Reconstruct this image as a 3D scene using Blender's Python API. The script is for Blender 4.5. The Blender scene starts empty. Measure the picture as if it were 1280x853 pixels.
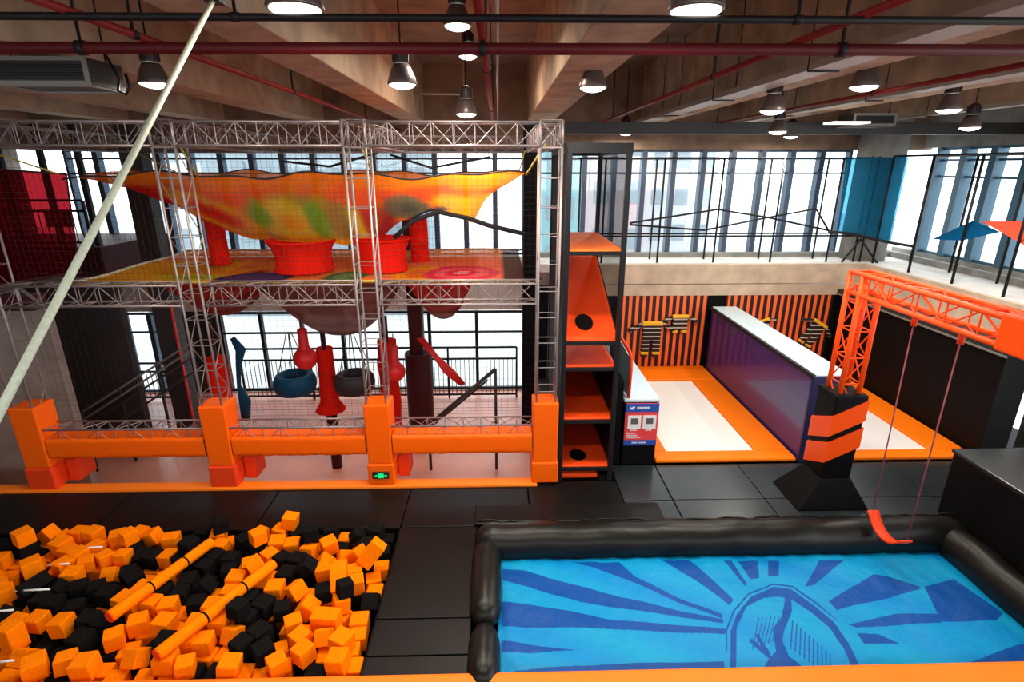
import bpy, bmesh, math, random
import numpy as np
from mathutils import Vector, Matrix, Euler
random.seed(11)
SC = bpy.context.scene
COL = SC.collection
R = math.radians
H = 6.0                      # eye height of the camera above the black deck
FPX = 675.0                  # focal length in pixels of a 1280 px wide frame

# ---------------------------------------------------------------- materials
def srgb(r, g, b):
    f = lambda c: (c/255/12.92) if c/255 <= .04045 else ((c/255+.055)/1.055)**2.4
    return (f(r), f(g), f(b), 1.0)

def mat(name, col, rough=.6, metal=0., noise=0., nscale=6., bump=0., bscale=40., coat=0., spec=.5, emis=None, estr=0., sheen=0., trans=0.):
    m = bpy.data.materials.new(name); m.use_nodes = True
    nt = m.node_tree; b = nt.nodes['Principled BSDF']
    b.inputs['Base Color'].default_value = col
    b.inputs['Roughness'].default_value = rough
    b.inputs['Metallic'].default_value = metal
    b.inputs['Specular IOR Level'].default_value = spec
    b.inputs['Coat Weight'].default_value = coat
    if emis:
        b.inputs['Emission Color'].default_value = emis
        b.inputs['Emission Strength'].default_value = estr
    tc = nt.nodes.new('ShaderNodeTexCoord')
    if noise > 0:
        n = nt.nodes.new('ShaderNodeTexNoise'); n.inputs['Scale'].default_value = nscale; n.inputs['Detail'].default_value = 6
        nt.links.new(tc.outputs['Object'], n.inputs['Vector'])
        r = nt.nodes.new('ShaderNodeMapRange'); r.inputs['From Min'].default_value = .3; r.inputs['From Max'].default_value = .7
        r.inputs['To Min'].default_value = 1-noise; r.inputs['To Max'].default_value = 1+noise
        nt.links.new(n.outputs['Fac'], r.inputs['Value'])
        mx = nt.nodes.new('ShaderNodeMix'); mx.data_type = 'RGBA'; mx.blend_type = 'MULTIPLY'; mx.inputs['Factor'].default_value = 1
        mx.inputs['A'].default_value = col
        nt.links.new(r.outputs['Result'], mx.inputs['B'])
        nt.links.new(mx.outputs['Result'], b.inputs['Base Color'])
    if bump > 0:
        n2 = nt.nodes.new('ShaderNodeTexNoise'); n2.inputs['Scale'].default_value = bscale; n2.inputs['Detail'].default_value = 4
        nt.links.new(tc.outputs['Object'], n2.inputs['Vector'])
        bp = nt.nodes.new('ShaderNodeBump'); bp.inputs['Strength'].default_value = bump; bp.inputs['Distance'].default_value = .02
        nt.links.new(n2.outputs['Fac'], bp.inputs['Height']); nt.links.new(bp.outputs['Normal'], b.inputs['Normal'])
    return m

def mat_cloth_attr(name, transl=.45):
    """knitted net: colour from the mesh's own dye pattern, partly translucent"""
    m = bpy.data.materials.new(name); m.use_nodes = True; nt = m.node_tree
    nt.nodes.remove(nt.nodes['Principled BSDF']); out = nt.nodes['Material Output']
    a = nt.nodes.new('ShaderNodeAttribute'); a.attribute_name = 'dye'
    d = nt.nodes.new('ShaderNodeBsdfDiffuse'); t = nt.nodes.new('ShaderNodeBsdfTranslucent'); mx = nt.nodes.new('ShaderNodeMixShader')
    mx.inputs['Fac'].default_value = transl
    nt.links.new(a.outputs['Color'], d.inputs['Color']); nt.links.new(a.outputs['Color'], t.inputs['Color'])
    nt.links.new(d.outputs[0], mx.inputs[1]); nt.links.new(t.outputs[0], mx.inputs[2])
    tr = nt.nodes.new('ShaderNodeBsdfTransparent'); m2 = nt.nodes.new('ShaderNodeMixShader'); m2.inputs['Fac'].default_value = .12   # open knit
    nt.links.new(mx.outputs[0], m2.inputs[1]); nt.links.new(tr.outputs[0], m2.inputs[2]); nt.links.new(m2.outputs[0], out.inputs['Surface'])
    return m

def mat_cloth(name, col, transl=.4):
    m = bpy.data.materials.new(name); m.use_nodes = True; nt = m.node_tree
    nt.nodes.remove(nt.nodes['Principled BSDF']); out = nt.nodes['Material Output']
    d = nt.nodes.new('ShaderNodeBsdfDiffuse'); t = nt.nodes.new('ShaderNodeBsdfTranslucent'); mx = nt.nodes.new('ShaderNodeMixShader')
    d.inputs['Color'].default_value = col; t.inputs['Color'].default_value = col
    mx.inputs['Fac'].default_value = transl
    nt.links.new(d.outputs[0], mx.inputs[1]); nt.links.new(t.outputs[0], mx.inputs[2])
    nt.links.new(mx.outputs[0], out.inputs['Surface'])
    return m

def mat_mesh(name, col, see=.5, tint=(1, 1, 1, 1)):
    """fine woven mesh seen from afar: part of the light passes"""
    m = bpy.data.materials.new(name); m.use_nodes = True; nt = m.node_tree
    nt.nodes.remove(nt.nodes['Principled BSDF']); out = nt.nodes['Material Output']
    d = nt.nodes.new('ShaderNodeBsdfDiffuse'); d.inputs['Color'].default_value = col
    tl = nt.nodes.new('ShaderNodeBsdfTranslucent'); tl.inputs['Color'].default_value = col
    m1 = nt.nodes.new('ShaderNodeMixShader'); m1.inputs['Fac'].default_value = .5
    nt.links.new(d.outputs[0], m1.inputs[1]); nt.links.new(tl.outputs[0], m1.inputs[2])
    t = nt.nodes.new('ShaderNodeBsdfTransparent'); t.inputs['Color'].default_value = tint
    mx = nt.nodes.new('ShaderNodeMixShader'); mx.inputs['Fac'].default_value = see
    nt.links.new(m1.outputs[0], mx.inputs[1]); nt.links.new(t.outputs[0], mx.inputs[2])
    nt.links.new(mx.outputs[0], out.inputs['Surface'])
    return m

def mat_glass(name, tint=(.93, .97, .98, 1)):
    m = bpy.data.materials.new(name); m.use_nodes = True; nt = m.node_tree
    nt.nodes.remove(nt.nodes['Principled BSDF']); out = nt.nodes['Material Output']
    g = nt.nodes.new('ShaderNodeBsdfGlossy'); g.inputs['Roughness'].default_value = .05
    t = nt.nodes.new('ShaderNodeBsdfTransparent'); t.inputs['Color'].default_value = tint
    mx = nt.nodes.new('ShaderNodeMixShader'); mx.inputs['Fac'].default_value = .06
    nt.links.new(t.outputs[0], mx.inputs[1]); nt.links.new(g.outputs[0], mx.inputs[2])
    nt.links.new(mx.outputs[0], out.inputs['Surface'])
    return m

def mat_stripes(name, ca, cb, period, duty, axis=0, rough=.6):
    m = bpy.data.materials.new(name); m.use_nodes = True; nt = m.node_tree; b = nt.nodes['Principled BSDF']
    b.inputs['Roughness'].default_value = rough
    tc = nt.nodes.new('ShaderNodeTexCoord'); sp = nt.nodes.new('ShaderNodeSeparateXYZ')
    nt.links.new(tc.outputs['Object'], sp.inputs[0])
    md = nt.nodes.new('ShaderNodeMath'); md.operation = 'FLOORED_MODULO'; md.inputs[1].default_value = period
    nt.links.new(sp.outputs[axis], md.inputs[0])
    lt = nt.nodes.new('ShaderNodeMath'); lt.operation = 'LESS_THAN'; lt.inputs[1].default_value = period*duty
    nt.links.new(md.outputs[0], lt.inputs[0])
    mx = nt.nodes.new('ShaderNodeMix'); mx.data_type = 'RGBA'
    mx.inputs['A'].default_value = cb; mx.inputs['B'].default_value = ca
    nt.links.new(lt.outputs[0], mx.inputs['Factor']); nt.links.new(mx.outputs['Result'], b.inputs['Base Color'])
    return m

def mat_attr(name, rough=.5, bump=0., bscale=8., spec=.5):
    m = bpy.data.materials.new(name); m.use_nodes = True; nt = m.node_tree; b = nt.nodes['Principled BSDF']
    b.inputs['Roughness'].default_value = rough; b.inputs['Specular IOR Level'].default_value = spec
    a = nt.nodes.new('ShaderNodeAttribute'); a.attribute_name = 'dye'
    nt.links.new(a.outputs['Color'], b.inputs['Base Color'])
    if bump:
        tc = nt.nodes.new('ShaderNodeTexCoord'); n = nt.nodes.new('ShaderNodeTexNoise'); n.inputs['Scale'].default_value = bscale; n.inputs['Detail'].default_value = 3
        nt.links.new(tc.outputs['Object'], n.inputs['Vector'])
        bp = nt.nodes.new('ShaderNodeBump'); bp.inputs['Strength'].default_value = bump; bp.inputs['Distance'].default_value = .06
        nt.links.new(n.outputs['Fac'], bp.inputs['Height']); nt.links.new(bp.outputs['Normal'], b.inputs['Normal'])
    return m

M = dict(
    pad=mat('orange vinyl padding', (1.0, .13, .001, 1), .5, bump=.2, bscale=7, spec=.2),
    pad2=mat('orange court padding', (1.0, .2, .002, 1), .5, bump=.15, bscale=6, spec=.2),
    padred=mat('red orange vinyl', (.86, .055, .008, 1), .5, spec=.25),
    edge=mat('light orange edge padding', (1.0, .22, .012, 1), .5, spec=.2),
    foam_o=mat('orange foam', (1.0, .225, .001, 1), .95, noise=.12, nscale=9, spec=.05),
    foam_b=mat('black foam', (.008, .0072, .007, 1), .95, noise=.25, nscale=9, spec=.05),
    vinyl=mat('black vinyl mat', (.005, .0045, .0045, 1), .45, noise=.3, nscale=1.5, bump=.08, bscale=3, spec=.22),
    vinyl_s=mat('shiny black vinyl', (.02, .026, .03, 1), .27, noise=.2, nscale=1.2, bump=.08, bscale=3),
    tube=mat('black inflatable tarpaulin', (.007, .007, .006, 1), .36, bump=.25, bscale=5, spec=.3),
    seam=mat('seam gap', (.002, .002, .002, 1), .9),
    steel_k=mat('black painted steel', (.01, .01, .012, 1), .45, spec=.25),
    alu=mat('aluminium truss tube', (.29, .25, .25, 1), .42, metal=.5),
    otruss=mat('orange painted truss', (1.0, .085, .003, 1), .4, spec=.25),
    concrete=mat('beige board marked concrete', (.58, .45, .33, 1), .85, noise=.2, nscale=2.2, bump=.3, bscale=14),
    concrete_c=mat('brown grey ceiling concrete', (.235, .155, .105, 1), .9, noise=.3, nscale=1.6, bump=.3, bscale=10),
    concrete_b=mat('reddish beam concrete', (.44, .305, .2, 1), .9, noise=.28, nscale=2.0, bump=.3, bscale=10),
    concrete_g=mat('grey green concrete', (.27, .27, .25, 1), .85, noise=.25, nscale=2.5, bump=.2, bscale=12),
    wall_d=mat('dark brown panel', (.035, .028, .028, 1), .6, noise=.1, nscale=1),
    wall_g=mat('grey plaster', (.3, .255, .225, 1), .8, noise=.2, nscale=1.4),
    wall_k=mat('matt black padding', (.0035, .003, .003, 1), .6, spec=.12),
    slab=mat('pale screed', (.72, .70, .66, 1), .7, noise=.1, nscale=3),
    pink=mat('pale pink floor', (1.0, .44, .33, 1), .32, spec=.7, noise=.08, nscale=1.2),
    mull=mat('window profile tinted by daylight', (.045, .075, .13, 1), .4),  # blue of the outdoor light put into the frame colour
    mull_r=mat('teal grey window profile', (.05, .13, .2, 1), .4),
    glass=mat_glass('window glass'),
    bed=mat('white trampoline bed', (.95, .95, .95, 1), .15),
    navy=mat('glossy navy padding', (.024, .018, .15, 1), .28, coat=.4),
    navy2=mat('dark blue padding', (.012, .012, .07, 1), .4),
    paleblue=mat('pale blue pad top', (.55, .68, .76, 1), .35),
    netred=mat_cloth('red stretch fabric', (.85, .02, .008, 1), .35),
    red=mat('red vinyl', (.75, .012, .012, 1), .5),
    bluef=mat('dark teal vinyl', (.002, .05, .115, 1), .5, spec=.15),
    greyf=mat('charcoal vinyl', (.028, .025, .025, 1), .5, spec=.2),
    maroon=mat('maroon padding', (.06, .01, .014, 1), .6, spec=.2),
    rope_k=mat('black rope', (.01, .01, .012, 1), .8),
    rope_w=mat('pale green white rope', (.62, .66, .5, 1), .6, noise=.1, nscale=60),
    rope_r=mat('dusty red rope', (.28, .05, .06, 1), .7),
    rope_y=mat('yellow tie rope', (.5, .4, .06, 1), .7),
    pipe_k=mat('black pipe', (.01, .008, .008, 1), .5, spec=.2),
    pipe_r=mat('dark red sprinkler pipe', (.085, .006, .008, 1), .5, spec=.2),
    pipe_r2=mat('red sprinkler pipe', (.2, .014, .012, 1), .5, spec=.2),
    tray=mat('galvanised cable tray', (.42, .36, .31, 1), .45, metal=.3),
    lamp_b=mat('brown black lamp housing', (.03, .02, .018, 1), .5),
    lamp_s=mat('grey lamp reflector', (.18, .14, .13, 1), .35, metal=.6),
    lens=mat('lit lamp lens', (1, .95, .85, 1), .4, emis=(1.0, .93, .8, 1), estr=12),
    panel=mat('lit ceiling panel', (1, 1, 1, 1), .4, emis=(1.0, .95, .88, 1), estr=1.2),
    dark=mat('dark metal casing', (.02, .018, .016, 1), .5),
    trim=mat('grey metal trim', (.2, .19, .17, 1), .5),
    white=mat('white print', (.85, .85, .85, 1), .5),
    pblue=mat('poster blue', (.02, .08, .42, 1), .45),
    pred=mat('poster red', (.82, .06, .07, 1), .45),
    pgrey=mat('poster grey picture', (.12, .1, .1, 1), .5),
    green=mat('lit green sign', (.0, .6, .15, 1), .5, emis=(.0, 1, .22, 1), estr=.8),
    yellow=mat('yellow plush', (.9, .5, .03, 1), .9),
    suit=mat_stripes('black plush with pale stripes', (.6, .52, .45, 1), (.012, .01, .01, 1), .13, .3, axis=2, rough=.9),
    stripe=mat_stripes('orange and black stripes', (1.0, .16, .03, 1), (.014, .004, .003, 1), .203, .47, axis=0),
    sred=mat('red climbing deck fabric', (.95, .07, .006, 1), .6, spec=.2, bump=.2, bscale=30),
    sorange=mat('orange climbing deck fabric', (1.0, .16, .008, 1), .6, bump=.2, bscale=30),
    redmesh=mat_mesh('red mesh banner', (.2, .006, .012, 1), .64, (.5, .1, .13, 1)),
    bluemesh=mat_mesh('blue mesh screen', (.03, .26, .42, 1), .58, (.4, .72, .88, 1)),
    blackmesh=mat_mesh('black fine mesh', (.01, .01, .012, 1), .55),
    bluecloth=mat_cloth('blue shade cloth', (.01, .16, .36, 1), .5),
    coral=mat_cloth('coral shade cloth', (1.0, .16, .09, 1), .4),
    facade_w=mat('white facade', (.47, .48, .5, 1), .8), facade_p=mat('pink facade', (.48, .38, .39, 1), .8),
    facade_g=mat('pale blue grey facade', (.27, .33, .37, 1), .8), facade_t=mat('teal facade', (.2, .36, .39, 1), .7), facade_win=mat('far window glass', (.22, .27, .31, 1), .4),
    ground=mat('pale pavement', (.6, .6, .58, 1), .9),
    sign_y=mat('yellow sign', (.6, .3, .02, 1), .6),
    brass=mat('brown grey net', (.1, .06, .05, 1), .8),
)
M['dyed'] = mat_cloth_attr('dyed net', .5)
M['airbag'] = mat_attr('printed airbag fabric', .5, .9, 2.6, .2)

# ---------------------------------------------------------------- mesh helper
class MB:
    def __init__(s): s.v = []; s.f = []; s.sm = []
    def add(s, vs, fs, smooth=False):
        n = len(s.v); s.v += [tuple(v) for v in vs]; s.f += [tuple(i+n for i in f) for f in fs]; s.sm += [smooth]*len(fs); return s
    def box(s, c, d, rot=None):
        x, y, z = (a/2 for a in d)
        vs = [Vector((i*x, j*y, k*z)) for k in (-1, 1) for j in (-1, 1) for i in (-1, 1)]
        if rot is not None:
            m = rot if isinstance(rot, Matrix) else Euler(rot).to_matrix()
            vs = [m @ v for v in vs]
        return s.add([v+Vector(c) for v in vs], [(0, 2, 3, 1), (4, 5, 7, 6), (0, 1, 5, 4), (2, 6, 7, 3), (0, 4, 6, 2), (1, 3, 7, 5)])
    def bx(s, x0, x1, y0, y1, z0, z1):
        return s.box(((x0+x1)/2, (y0+y1)/2, (z0+z1)/2), (abs(x1-x0), abs(y1-y0), abs(z1-z0)))
    def hexa(s, lo, hi):            # two quads, bottom and top
        return s.add(list(lo)+list(hi), [(3, 2, 1, 0), (4, 5, 6, 7), (0, 1, 5, 4), (1, 2, 6, 5), (2, 3, 7, 6), (3, 0, 4, 7)])
    def tube(s, p, q, r, n=8, r2=None, caps=True):
        p, q = Vector(p), Vector(q); d = (q-p).normalized(); a = d.orthogonal().normalized(); b = d.cross(a); r2 = r if r2 is None else r2
        vs = []
        for c, rr in ((p, r), (q, r2)):
            vs += [c+rr*(math.cos(2*math.pi*i/n)*a+math.sin(2*math.pi*i/n)*b) for i in range(n)]
        fs = [(i, (i+1) % n, n+(i+1) % n, n+i) for i in range(n)]
        s.add(vs, fs, True)
        if caps: s.add(vs, [tuple(range(n-1, -1, -1)), tuple(range(n, 2*n))])
        return s
    def path(s, pts, r, n=6):
        pts = [Vector(p) for p in pts]; vs = []; a = None
        for i, p in enumerate(pts):
            d = (pts[min(i+1, len(pts)-1)]-pts[max(i-1, 0)]).normalized()
            a = d.orthogonal().normalized() if a is None else (a-d*a.dot(d)).normalized()
            b = d.cross(a); rr = r[i] if isinstance(r, (list, tuple)) else r
            vs += [p+rr*(math.cos(2*math.pi*k/n)*a+math.sin(2*math.pi*k/n)*b) for k in range(n)]
        fs = [(i*n+k, i*n+(k+1) % n, (i+1)*n+(k+1) % n, (i+1)*n+k) for i in range(len(pts)-1) for k in range(n)]
        fs += [tuple(range(n-1, -1, -1)), tuple(range((len(pts)-1)*n, len(pts)*n))]
        return s.add(vs, fs, True)
    def lathe(s, prof, c, n=24, squash=1.0):
        vs = []; fs = []
        for r, z in prof: vs += [(c[0]+r*math.cos(2*math.pi*k/n), c[1]+squash*r*math.sin(2*math.pi*k/n), c[2]+z) for k in range(n)]
        for i in range(len(prof)-1):
            fs += [(i*n+k, i*n+(k+1) % n, (i+1)*n+(k+1) % n, (i+1)*n+k) for k in range(n)]
        if prof[0][0] > 1e-4: fs.append(tuple(range(n-1, -1, -1)))
        if prof[-1][0] > 1e-4: fs.append(tuple(range((len(prof)-1)*n, len(prof)*n)))
        return s.add(vs, fs, True)
    def prism(s, poly, off):        # flat polygon given as 3-D points, pushed along off
        n = len(poly); o = Vector(off); vs = [Vector(p) for p in poly]; vs += [v+o for v in vs]
        return s.add(vs, [tuple(range(n-1, -1, -1)), tuple(range(n, 2*n))]+[(i, (i+1) % n, n+(i+1) % n, n+i) for i in range(n)])
    def grid(s, fn, nu, nv, smooth=True):
        vs = [fn(i/nu, j/nv) for i in range(nu+1) for j in range(nv+1)]
        fs = [(i*(nv+1)+j, (i+1)*(nv+1)+j, (i+1)*(nv+1)+j+1, i*(nv+1)+j+1) for i in range(nu) for j in range(nv)]
        return s.add(vs, fs, smooth)
    def build(s, name, m, parent=None, bevel=0., solid=0., dye=None, origin=None, seg=2):
        me = bpy.data.meshes.new(name)
        if parent is not None:
            off = wloc(parent)
        elif origin is not None:
            off = Vector(origin)
        else:
            a = np.array(s.v); off = Vector(((a[:, 0].min()+a[:, 0].max())/2, (a[:, 1].min()+a[:, 1].max())/2, a[:, 2].min()))
        me.from_pydata([tuple(Vector(v)-off) for v in s.v], [], s.f)
        me.polygons.foreach_set('use_smooth', s.sm)
        if dye is not None:
            at = me.color_attributes.new('dye', 'FLOAT_COLOR', 'POINT'); at.data.foreach_set('color', np.asarray(dye, dtype=np.float32).ravel())
        bm = bmesh.new(); bm.from_mesh(me); bmesh.ops.remove_doubles(bm, verts=bm.verts, dist=1e-6) if dye is None else None
        bmesh.ops.recalc_face_normals(bm, faces=bm.faces); bm.to_mesh(me); bm.free()
        me.materials.append(m if not isinstance(m, str) else M[m]); me.update()
        o = bpy.data.objects.new(name, me); COL.objects.link(o)
        if parent is not None: o.parent = parent
        else: o.location = off
        if bevel:
            b = o.modifiers.new('bevel', 'BEVEL'); b.width = bevel; b.segments = seg; b.limit_method = 'ANGLE'; b.angle_limit = R(40)
        if solid:
            b = o.modifiers.new('solid', 'SOLIDIFY'); b.thickness = solid; b.offset = 0
        return o

def wloc(o):
    l = Vector((0, 0, 0))
    while o is not None: l += o.location; o = o.parent
    return l

def tag(o, label=None, cat=None, group=None, kind=None):
    if label: o['label'] = label
    if cat: o['category'] = cat
    if group: o['group'] = group
    if kind: o['kind'] = kind
    return o

def thing(name, label, cat, loc, group=None):
    o = bpy.data.objects.new(name, None); COL.objects.link(o); o.location = loc; o.empty_display_size = .1
    return tag(o, label, cat, group)

def struct(name, mb, m, parent=None, **k):
    o = mb.build(name, m, parent, **k)
    o['kind'] = 'structure'
    return o

def dup(root, loc, label=None, rotz=None):
    r = root.copy(); COL.objects.link(r); r.location = loc
    if rotz is not None: r.rotation_euler = (0, 0, rotz)
    if label: r['label'] = label
    for ch in list(root.children):
        c = ch.copy(); COL.objects.link(c); c.parent = r
        for g in list(ch.children):
            d = g.copy(); COL.objects.link(d); d.parent = c
    return r

# ---------------------------------------------------------------- camera
TH, PS = R(18.0), R(1.4)
cam = bpy.data.cameras.new('camera'); cam.sensor_width = 36; cam.lens = 36*FPX/1280; cam.clip_start = .05; cam.clip_end = 300
co = bpy.data.objects.new('camera', cam); COL.objects.link(co); co.location = (0, 0, H); co.rotation_euler = (math.pi/2-TH, 0, -PS)
SC.camera = co
_F = Vector((math.sin(PS)*math.cos(TH), math.cos(PS)*math.cos(TH), -math.sin(TH)))
_R = Vector((math.cos(PS), -math.sin(PS), 0)); _U = _R.cross(_F)
def at(px, py, z=None, Y=None, X=None):
    """the point of the place that was measured at pixel (px, py) on a known plane"""
    d = _F+(px-640)/FPX*_R+(426.5-py)/FPX*_U
    t = (z-H)/d.z if z is not None else Y/d.y if Y is not None else X/d.x
    return Vector((0, 0, H))+t*d
# ================================================================ THE SETTING
ZB = 3.28            # upper balcony level
ZP = -1.3            # level of the play area floor
ZC = 8.7             # ceiling slab
YB = 17.0            # window wall
# --- floor: black mats with seams, sunk pit and pool
mats = [(-14, -9.9, 8.0, 9.36), (-9.88, -7.1, 8.0, 9.36), (-7.08, -4.3, 8.0, 9.36), (-4.28, -1.76, 8.0, 9.36), (-1.74, .52, 8.0, 9.36), (.54, 2.3, 8.0, 9.36),
        (-1.74, -.42, 6.0, 7.98), (-1.74, -.42, 5.4, 5.98), (-1.74, -.42, 4.4, 5.38)]
f = MB()
for a in mats: f.bx(a[0], a[1], a[2], a[3], -.3, 0)
floor_o = struct('floor', f, 'vinyl', bevel=.012)
f = MB()
for x0, x1 in ((2.32, 3.24), (3.26, 5.0), (5.02, 6.6), (6.62, 8.2), (8.22, 13)):
    for y0, y1 in ((8.0, 8.68), (8.7, 9.94)): f.bx(x0, x1, y0, y1, -.3, 0)
struct('floor.001', f, 'vinyl_s', bevel=.01)
f = MB().bx(-14, 13, -4, 9.4, -1.6, -.62); f.bx(1.2, 13, 9.4, YB, -1.6, -.31)
f.bx(-14, -8.95, 4, 8, -.62, -.3); f.bx(7.9, 13, -4, 8, -.62, -.3)
struct('floor.002', f, 'seam')
struct('floor.003', MB().bx(-14, 1.2, 9.4, YB, ZP-.2, ZP), 'pink')
struct('trim_1', MB().bx(-14, .72, 9.2, 9.46, -.02, .05), 'edge', bevel=.02)                     # padded lip along the play area
struct('trim_2', MB().bx(-14, 13, 4.55, 5.06, -.3, .1), 'edge', bevel=.06)                     # padded lip nearest the camera
struct('trim_3', MB().bx(-14, .72, 9.46, 9.5, ZP, -.02), 'edge')
# pool and pit linings
struct('wall_pit', MB().bx(-1.76, -1.745, 5.06, 8, -.62, -.02), 'wall_k')
struct('wall_pit.001', MB().bx(-8.95, -1.76, 7.985, 8.0, -.62, -.02), 'wall_k')
struct('wall_rear_daylight_gap', MB().bx(-14, 13, -4.2, -4, -1.6, 4.4).bx(-14, 13, -4.2, -4, 6.6, ZC), 'wall_g')  # unseen wall added behind the camera, its gap sized to limit daylight
# play floor riser seen at the back
m = MB()
for k in range(5): m.bx(-8.6, .6, 15.2+k*.22, 15.21+k*.22, ZP, ZP+.004)
struct('trim_4', m, 'red')
# --- back wall: bands, lintel
struct('wall_back', MB().bx(-14, 13, YB, YB+.3, 1.55, ZB-.02).bx(-14, 13, YB, YB+.3, ZP-.2, -1.25), 'slab')  # band coloured pale to throw daylight onto the pink floor
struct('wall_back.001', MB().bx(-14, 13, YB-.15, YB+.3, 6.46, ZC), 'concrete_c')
struct('wall_back.002', MB().bx(1.1, 13, YB, YB+.3, -1.25, 1.55).bx(-14, -12.1, YB, YB+.3, -1.25, 1.55).bx(-10.4, -9.05, YB, YB+.3, -1.25, 1.55), 'wall_d')
# balcony along the back with its concrete face
bal = struct('floor.004', MB().bx(.9, 13, 15.62, YB, ZB-.25, ZB), 'slab')
struct('wall_balcony', MB().bx(2.2, 10.85, 15.56, 15.62, 2.68, ZB-.03).bx(2.2, 10.85, 15.58, 15.62, 2.32, 2.655), 'concrete')
struct('floor.005', MB().bx(10.85, 13, 4, 15.6, ZB-.25, ZB), 'slab')
struct('wall_balcony.001', MB().bx(10.8, 10.85, 4, 15.56, 2.45, ZB-.03), 'concrete')
struct('trim_5', MB().bx(12.3, 12.45, 4, YB, ZB, ZB+.16).bx(1.1, 12.3, 16.72, 16.85, ZB, ZB+.14), 'concrete_g', bevel=.01)
# striped wall below the balcony
struct('wall_back.003', MB().bx(3.55, 6.24, 15.6, 15.7, 0, 2.32), 'stripe')
struct('wall_back.004', MB().bx(6.86, 10.05, 15.6, 15.7, 0, 2.32), 'stripe')
struct('wall_back.005', MB().bx(1.2, 10.85, 15.72, 15.8, -.3, 2.6).bx(1.2, 3.5, 15.6, 15.72, -.3, 2.32), 'wall_k')
# right side wall with its grey capping
struct('wall_right', MB().bx(10.22, 10.8, 10.0, 15.6, -.3, 2.36), 'wall_k')
struct('trim_6', MB().bx(10.12, 10.8, 9.9, 15.6, 2.38, 2.5), 'dark', bevel=.02)
struct('trim_7', MB().bx(10.1, 10.13, 9.9, 15.6, 2.34, 2.38), 'trim')
struct('wall_right.001', MB().bx(11.6, 11.9, 9.4, 10.6, -.3, ZB-.25), 'concrete_g')
struct('wall_right.002', MB().bx(12.75, 13.05, 4, YB+.3, ZB, 3.5).bx(12.75, 13.05, 4, YB+.3, 6.5, ZC), 'concrete_g')
# left side
struct('wall_left', MB().bx(-14.2, -14, -4, YB, ZP-.2, ZC), 'wall_g')
struct('wall_left.001', MB().bx(-14, -9.62, 11.3, 11.5, ZP, ZB-.05), 'wall_g')
struct('wall_left.002', MB().bx(-11.4, -9.25, 13.0, 13.2, ZP, ZB-.05), 'wall_d')
struct('floor.006', MB().bx(-14, -10.1, 14.0, YB, ZB, ZB+.75), 'maroon')
struct('floor.007', MB().bx(-14, -9.5, 10.9, 11.3, ZB-.1, ZB+.2), 'maroon')
# ceiling
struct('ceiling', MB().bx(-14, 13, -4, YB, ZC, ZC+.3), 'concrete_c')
k = 0
for x0, x1 in ((-13.9, -13.3), (-11.1, -10.5), (-8.4, -7.8), (-5.6, -4.98), (-2.72, -2.12), (.84, 1.56), (4.15, 4.85), (7.1, 7.8), (10.3, 11.0)):
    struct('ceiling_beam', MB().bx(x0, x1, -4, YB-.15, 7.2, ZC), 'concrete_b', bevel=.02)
# columns
def column(name, x, y, r, z0, z1, m, n=24):
    return struct(name, MB().tube((x, y, z0), (x, y, z1), r, n), m)
column('wall_column', 11.15, 16.35, .62, ZB, ZC, 'concrete_g', 32)
struct('wall_column.001', MB().bx(.62, 1.0, 13.8, 14.2, ZP, 7.0), 'wall_k', bevel=.02)
struct('wall_column.002', MB().bx(-9.02, -8.5, 13.8, 14.2, ZP, 7.0), 'wall_d', bevel=.02)
struct('wall_column.003', MB().bx(-2.42, -2.05, 13.8, 14.2, ZP, 5.0), 'maroon', bevel=.02)

# --- windows: every bay a frame with its pane
wn = [0]
def window(x0, x1, y, z0, z1, trans, m, axis='x', depth=.26, prof=.075):
    wn[0] += 1
    w = thing('window_%d' % wn[0], None, None, ((x0+x1)/2, y, z0) if axis == 'x' else (y, (x0+x1)/2, z0)); w['kind'] = 'structure'
    g = lambda a0, a1, b0, b1, c0, c1: (a0, a1, b0, b1, c0, c1) if axis == 'x' else (b0, b1, a0, a1, c0, c1)
    fr = MB()
    for a in (x0, x1-prof): fr.bx(*g(a, a+prof, y-depth/2, y+depth/2, z0, z1))
    fr.bx(*g(x0+prof, x1-prof, y-.05, y+.05, z0, z0+.07)); fr.bx(*g(x0+prof, x1-prof, y-.05, y+.05, z1-.07, z1))
    for t in trans: fr.bx(*g(x0+prof, x1-prof, y-.04, y+.04, t-.03, t+.03))
    struct('window_frame', fr, m, w)
    struct('window_pane', MB().bx(*g(x0+prof, x1-prof, y-.006, y+.006, z0+.07, z1-.07)), 'glass', w)
x = -12.7
while x < 10.3:
    window(x, x+.9, YB+.1, 3.32, 6.46, (5.78, 6.2), 'mull'); x += .9

y = 16.3
while y > 8:
    window(y-.95, y, 12.9, 3.5, 6.5, (5.7, 6.15), 'mull_r', 'y', .3, .1); y -= .95
x = -12.1
for wd in (.85, .85):
    window(x, x+wd, YB+.1, -1.25, 1.5, (.85,), 'mull'); x += wd
x = -9.05
for wd in (1.3,)*4+(1.55,)*3: 
    window(x, x+wd, YB+.1, -1.25, 1.5, (.78,), 'steel_k', 'x', .16, .05); x += wd
window(9.4, 10.6, 12.1, .2, 2.2, (), 'mull_r', 'y', .2, .08)

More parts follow.
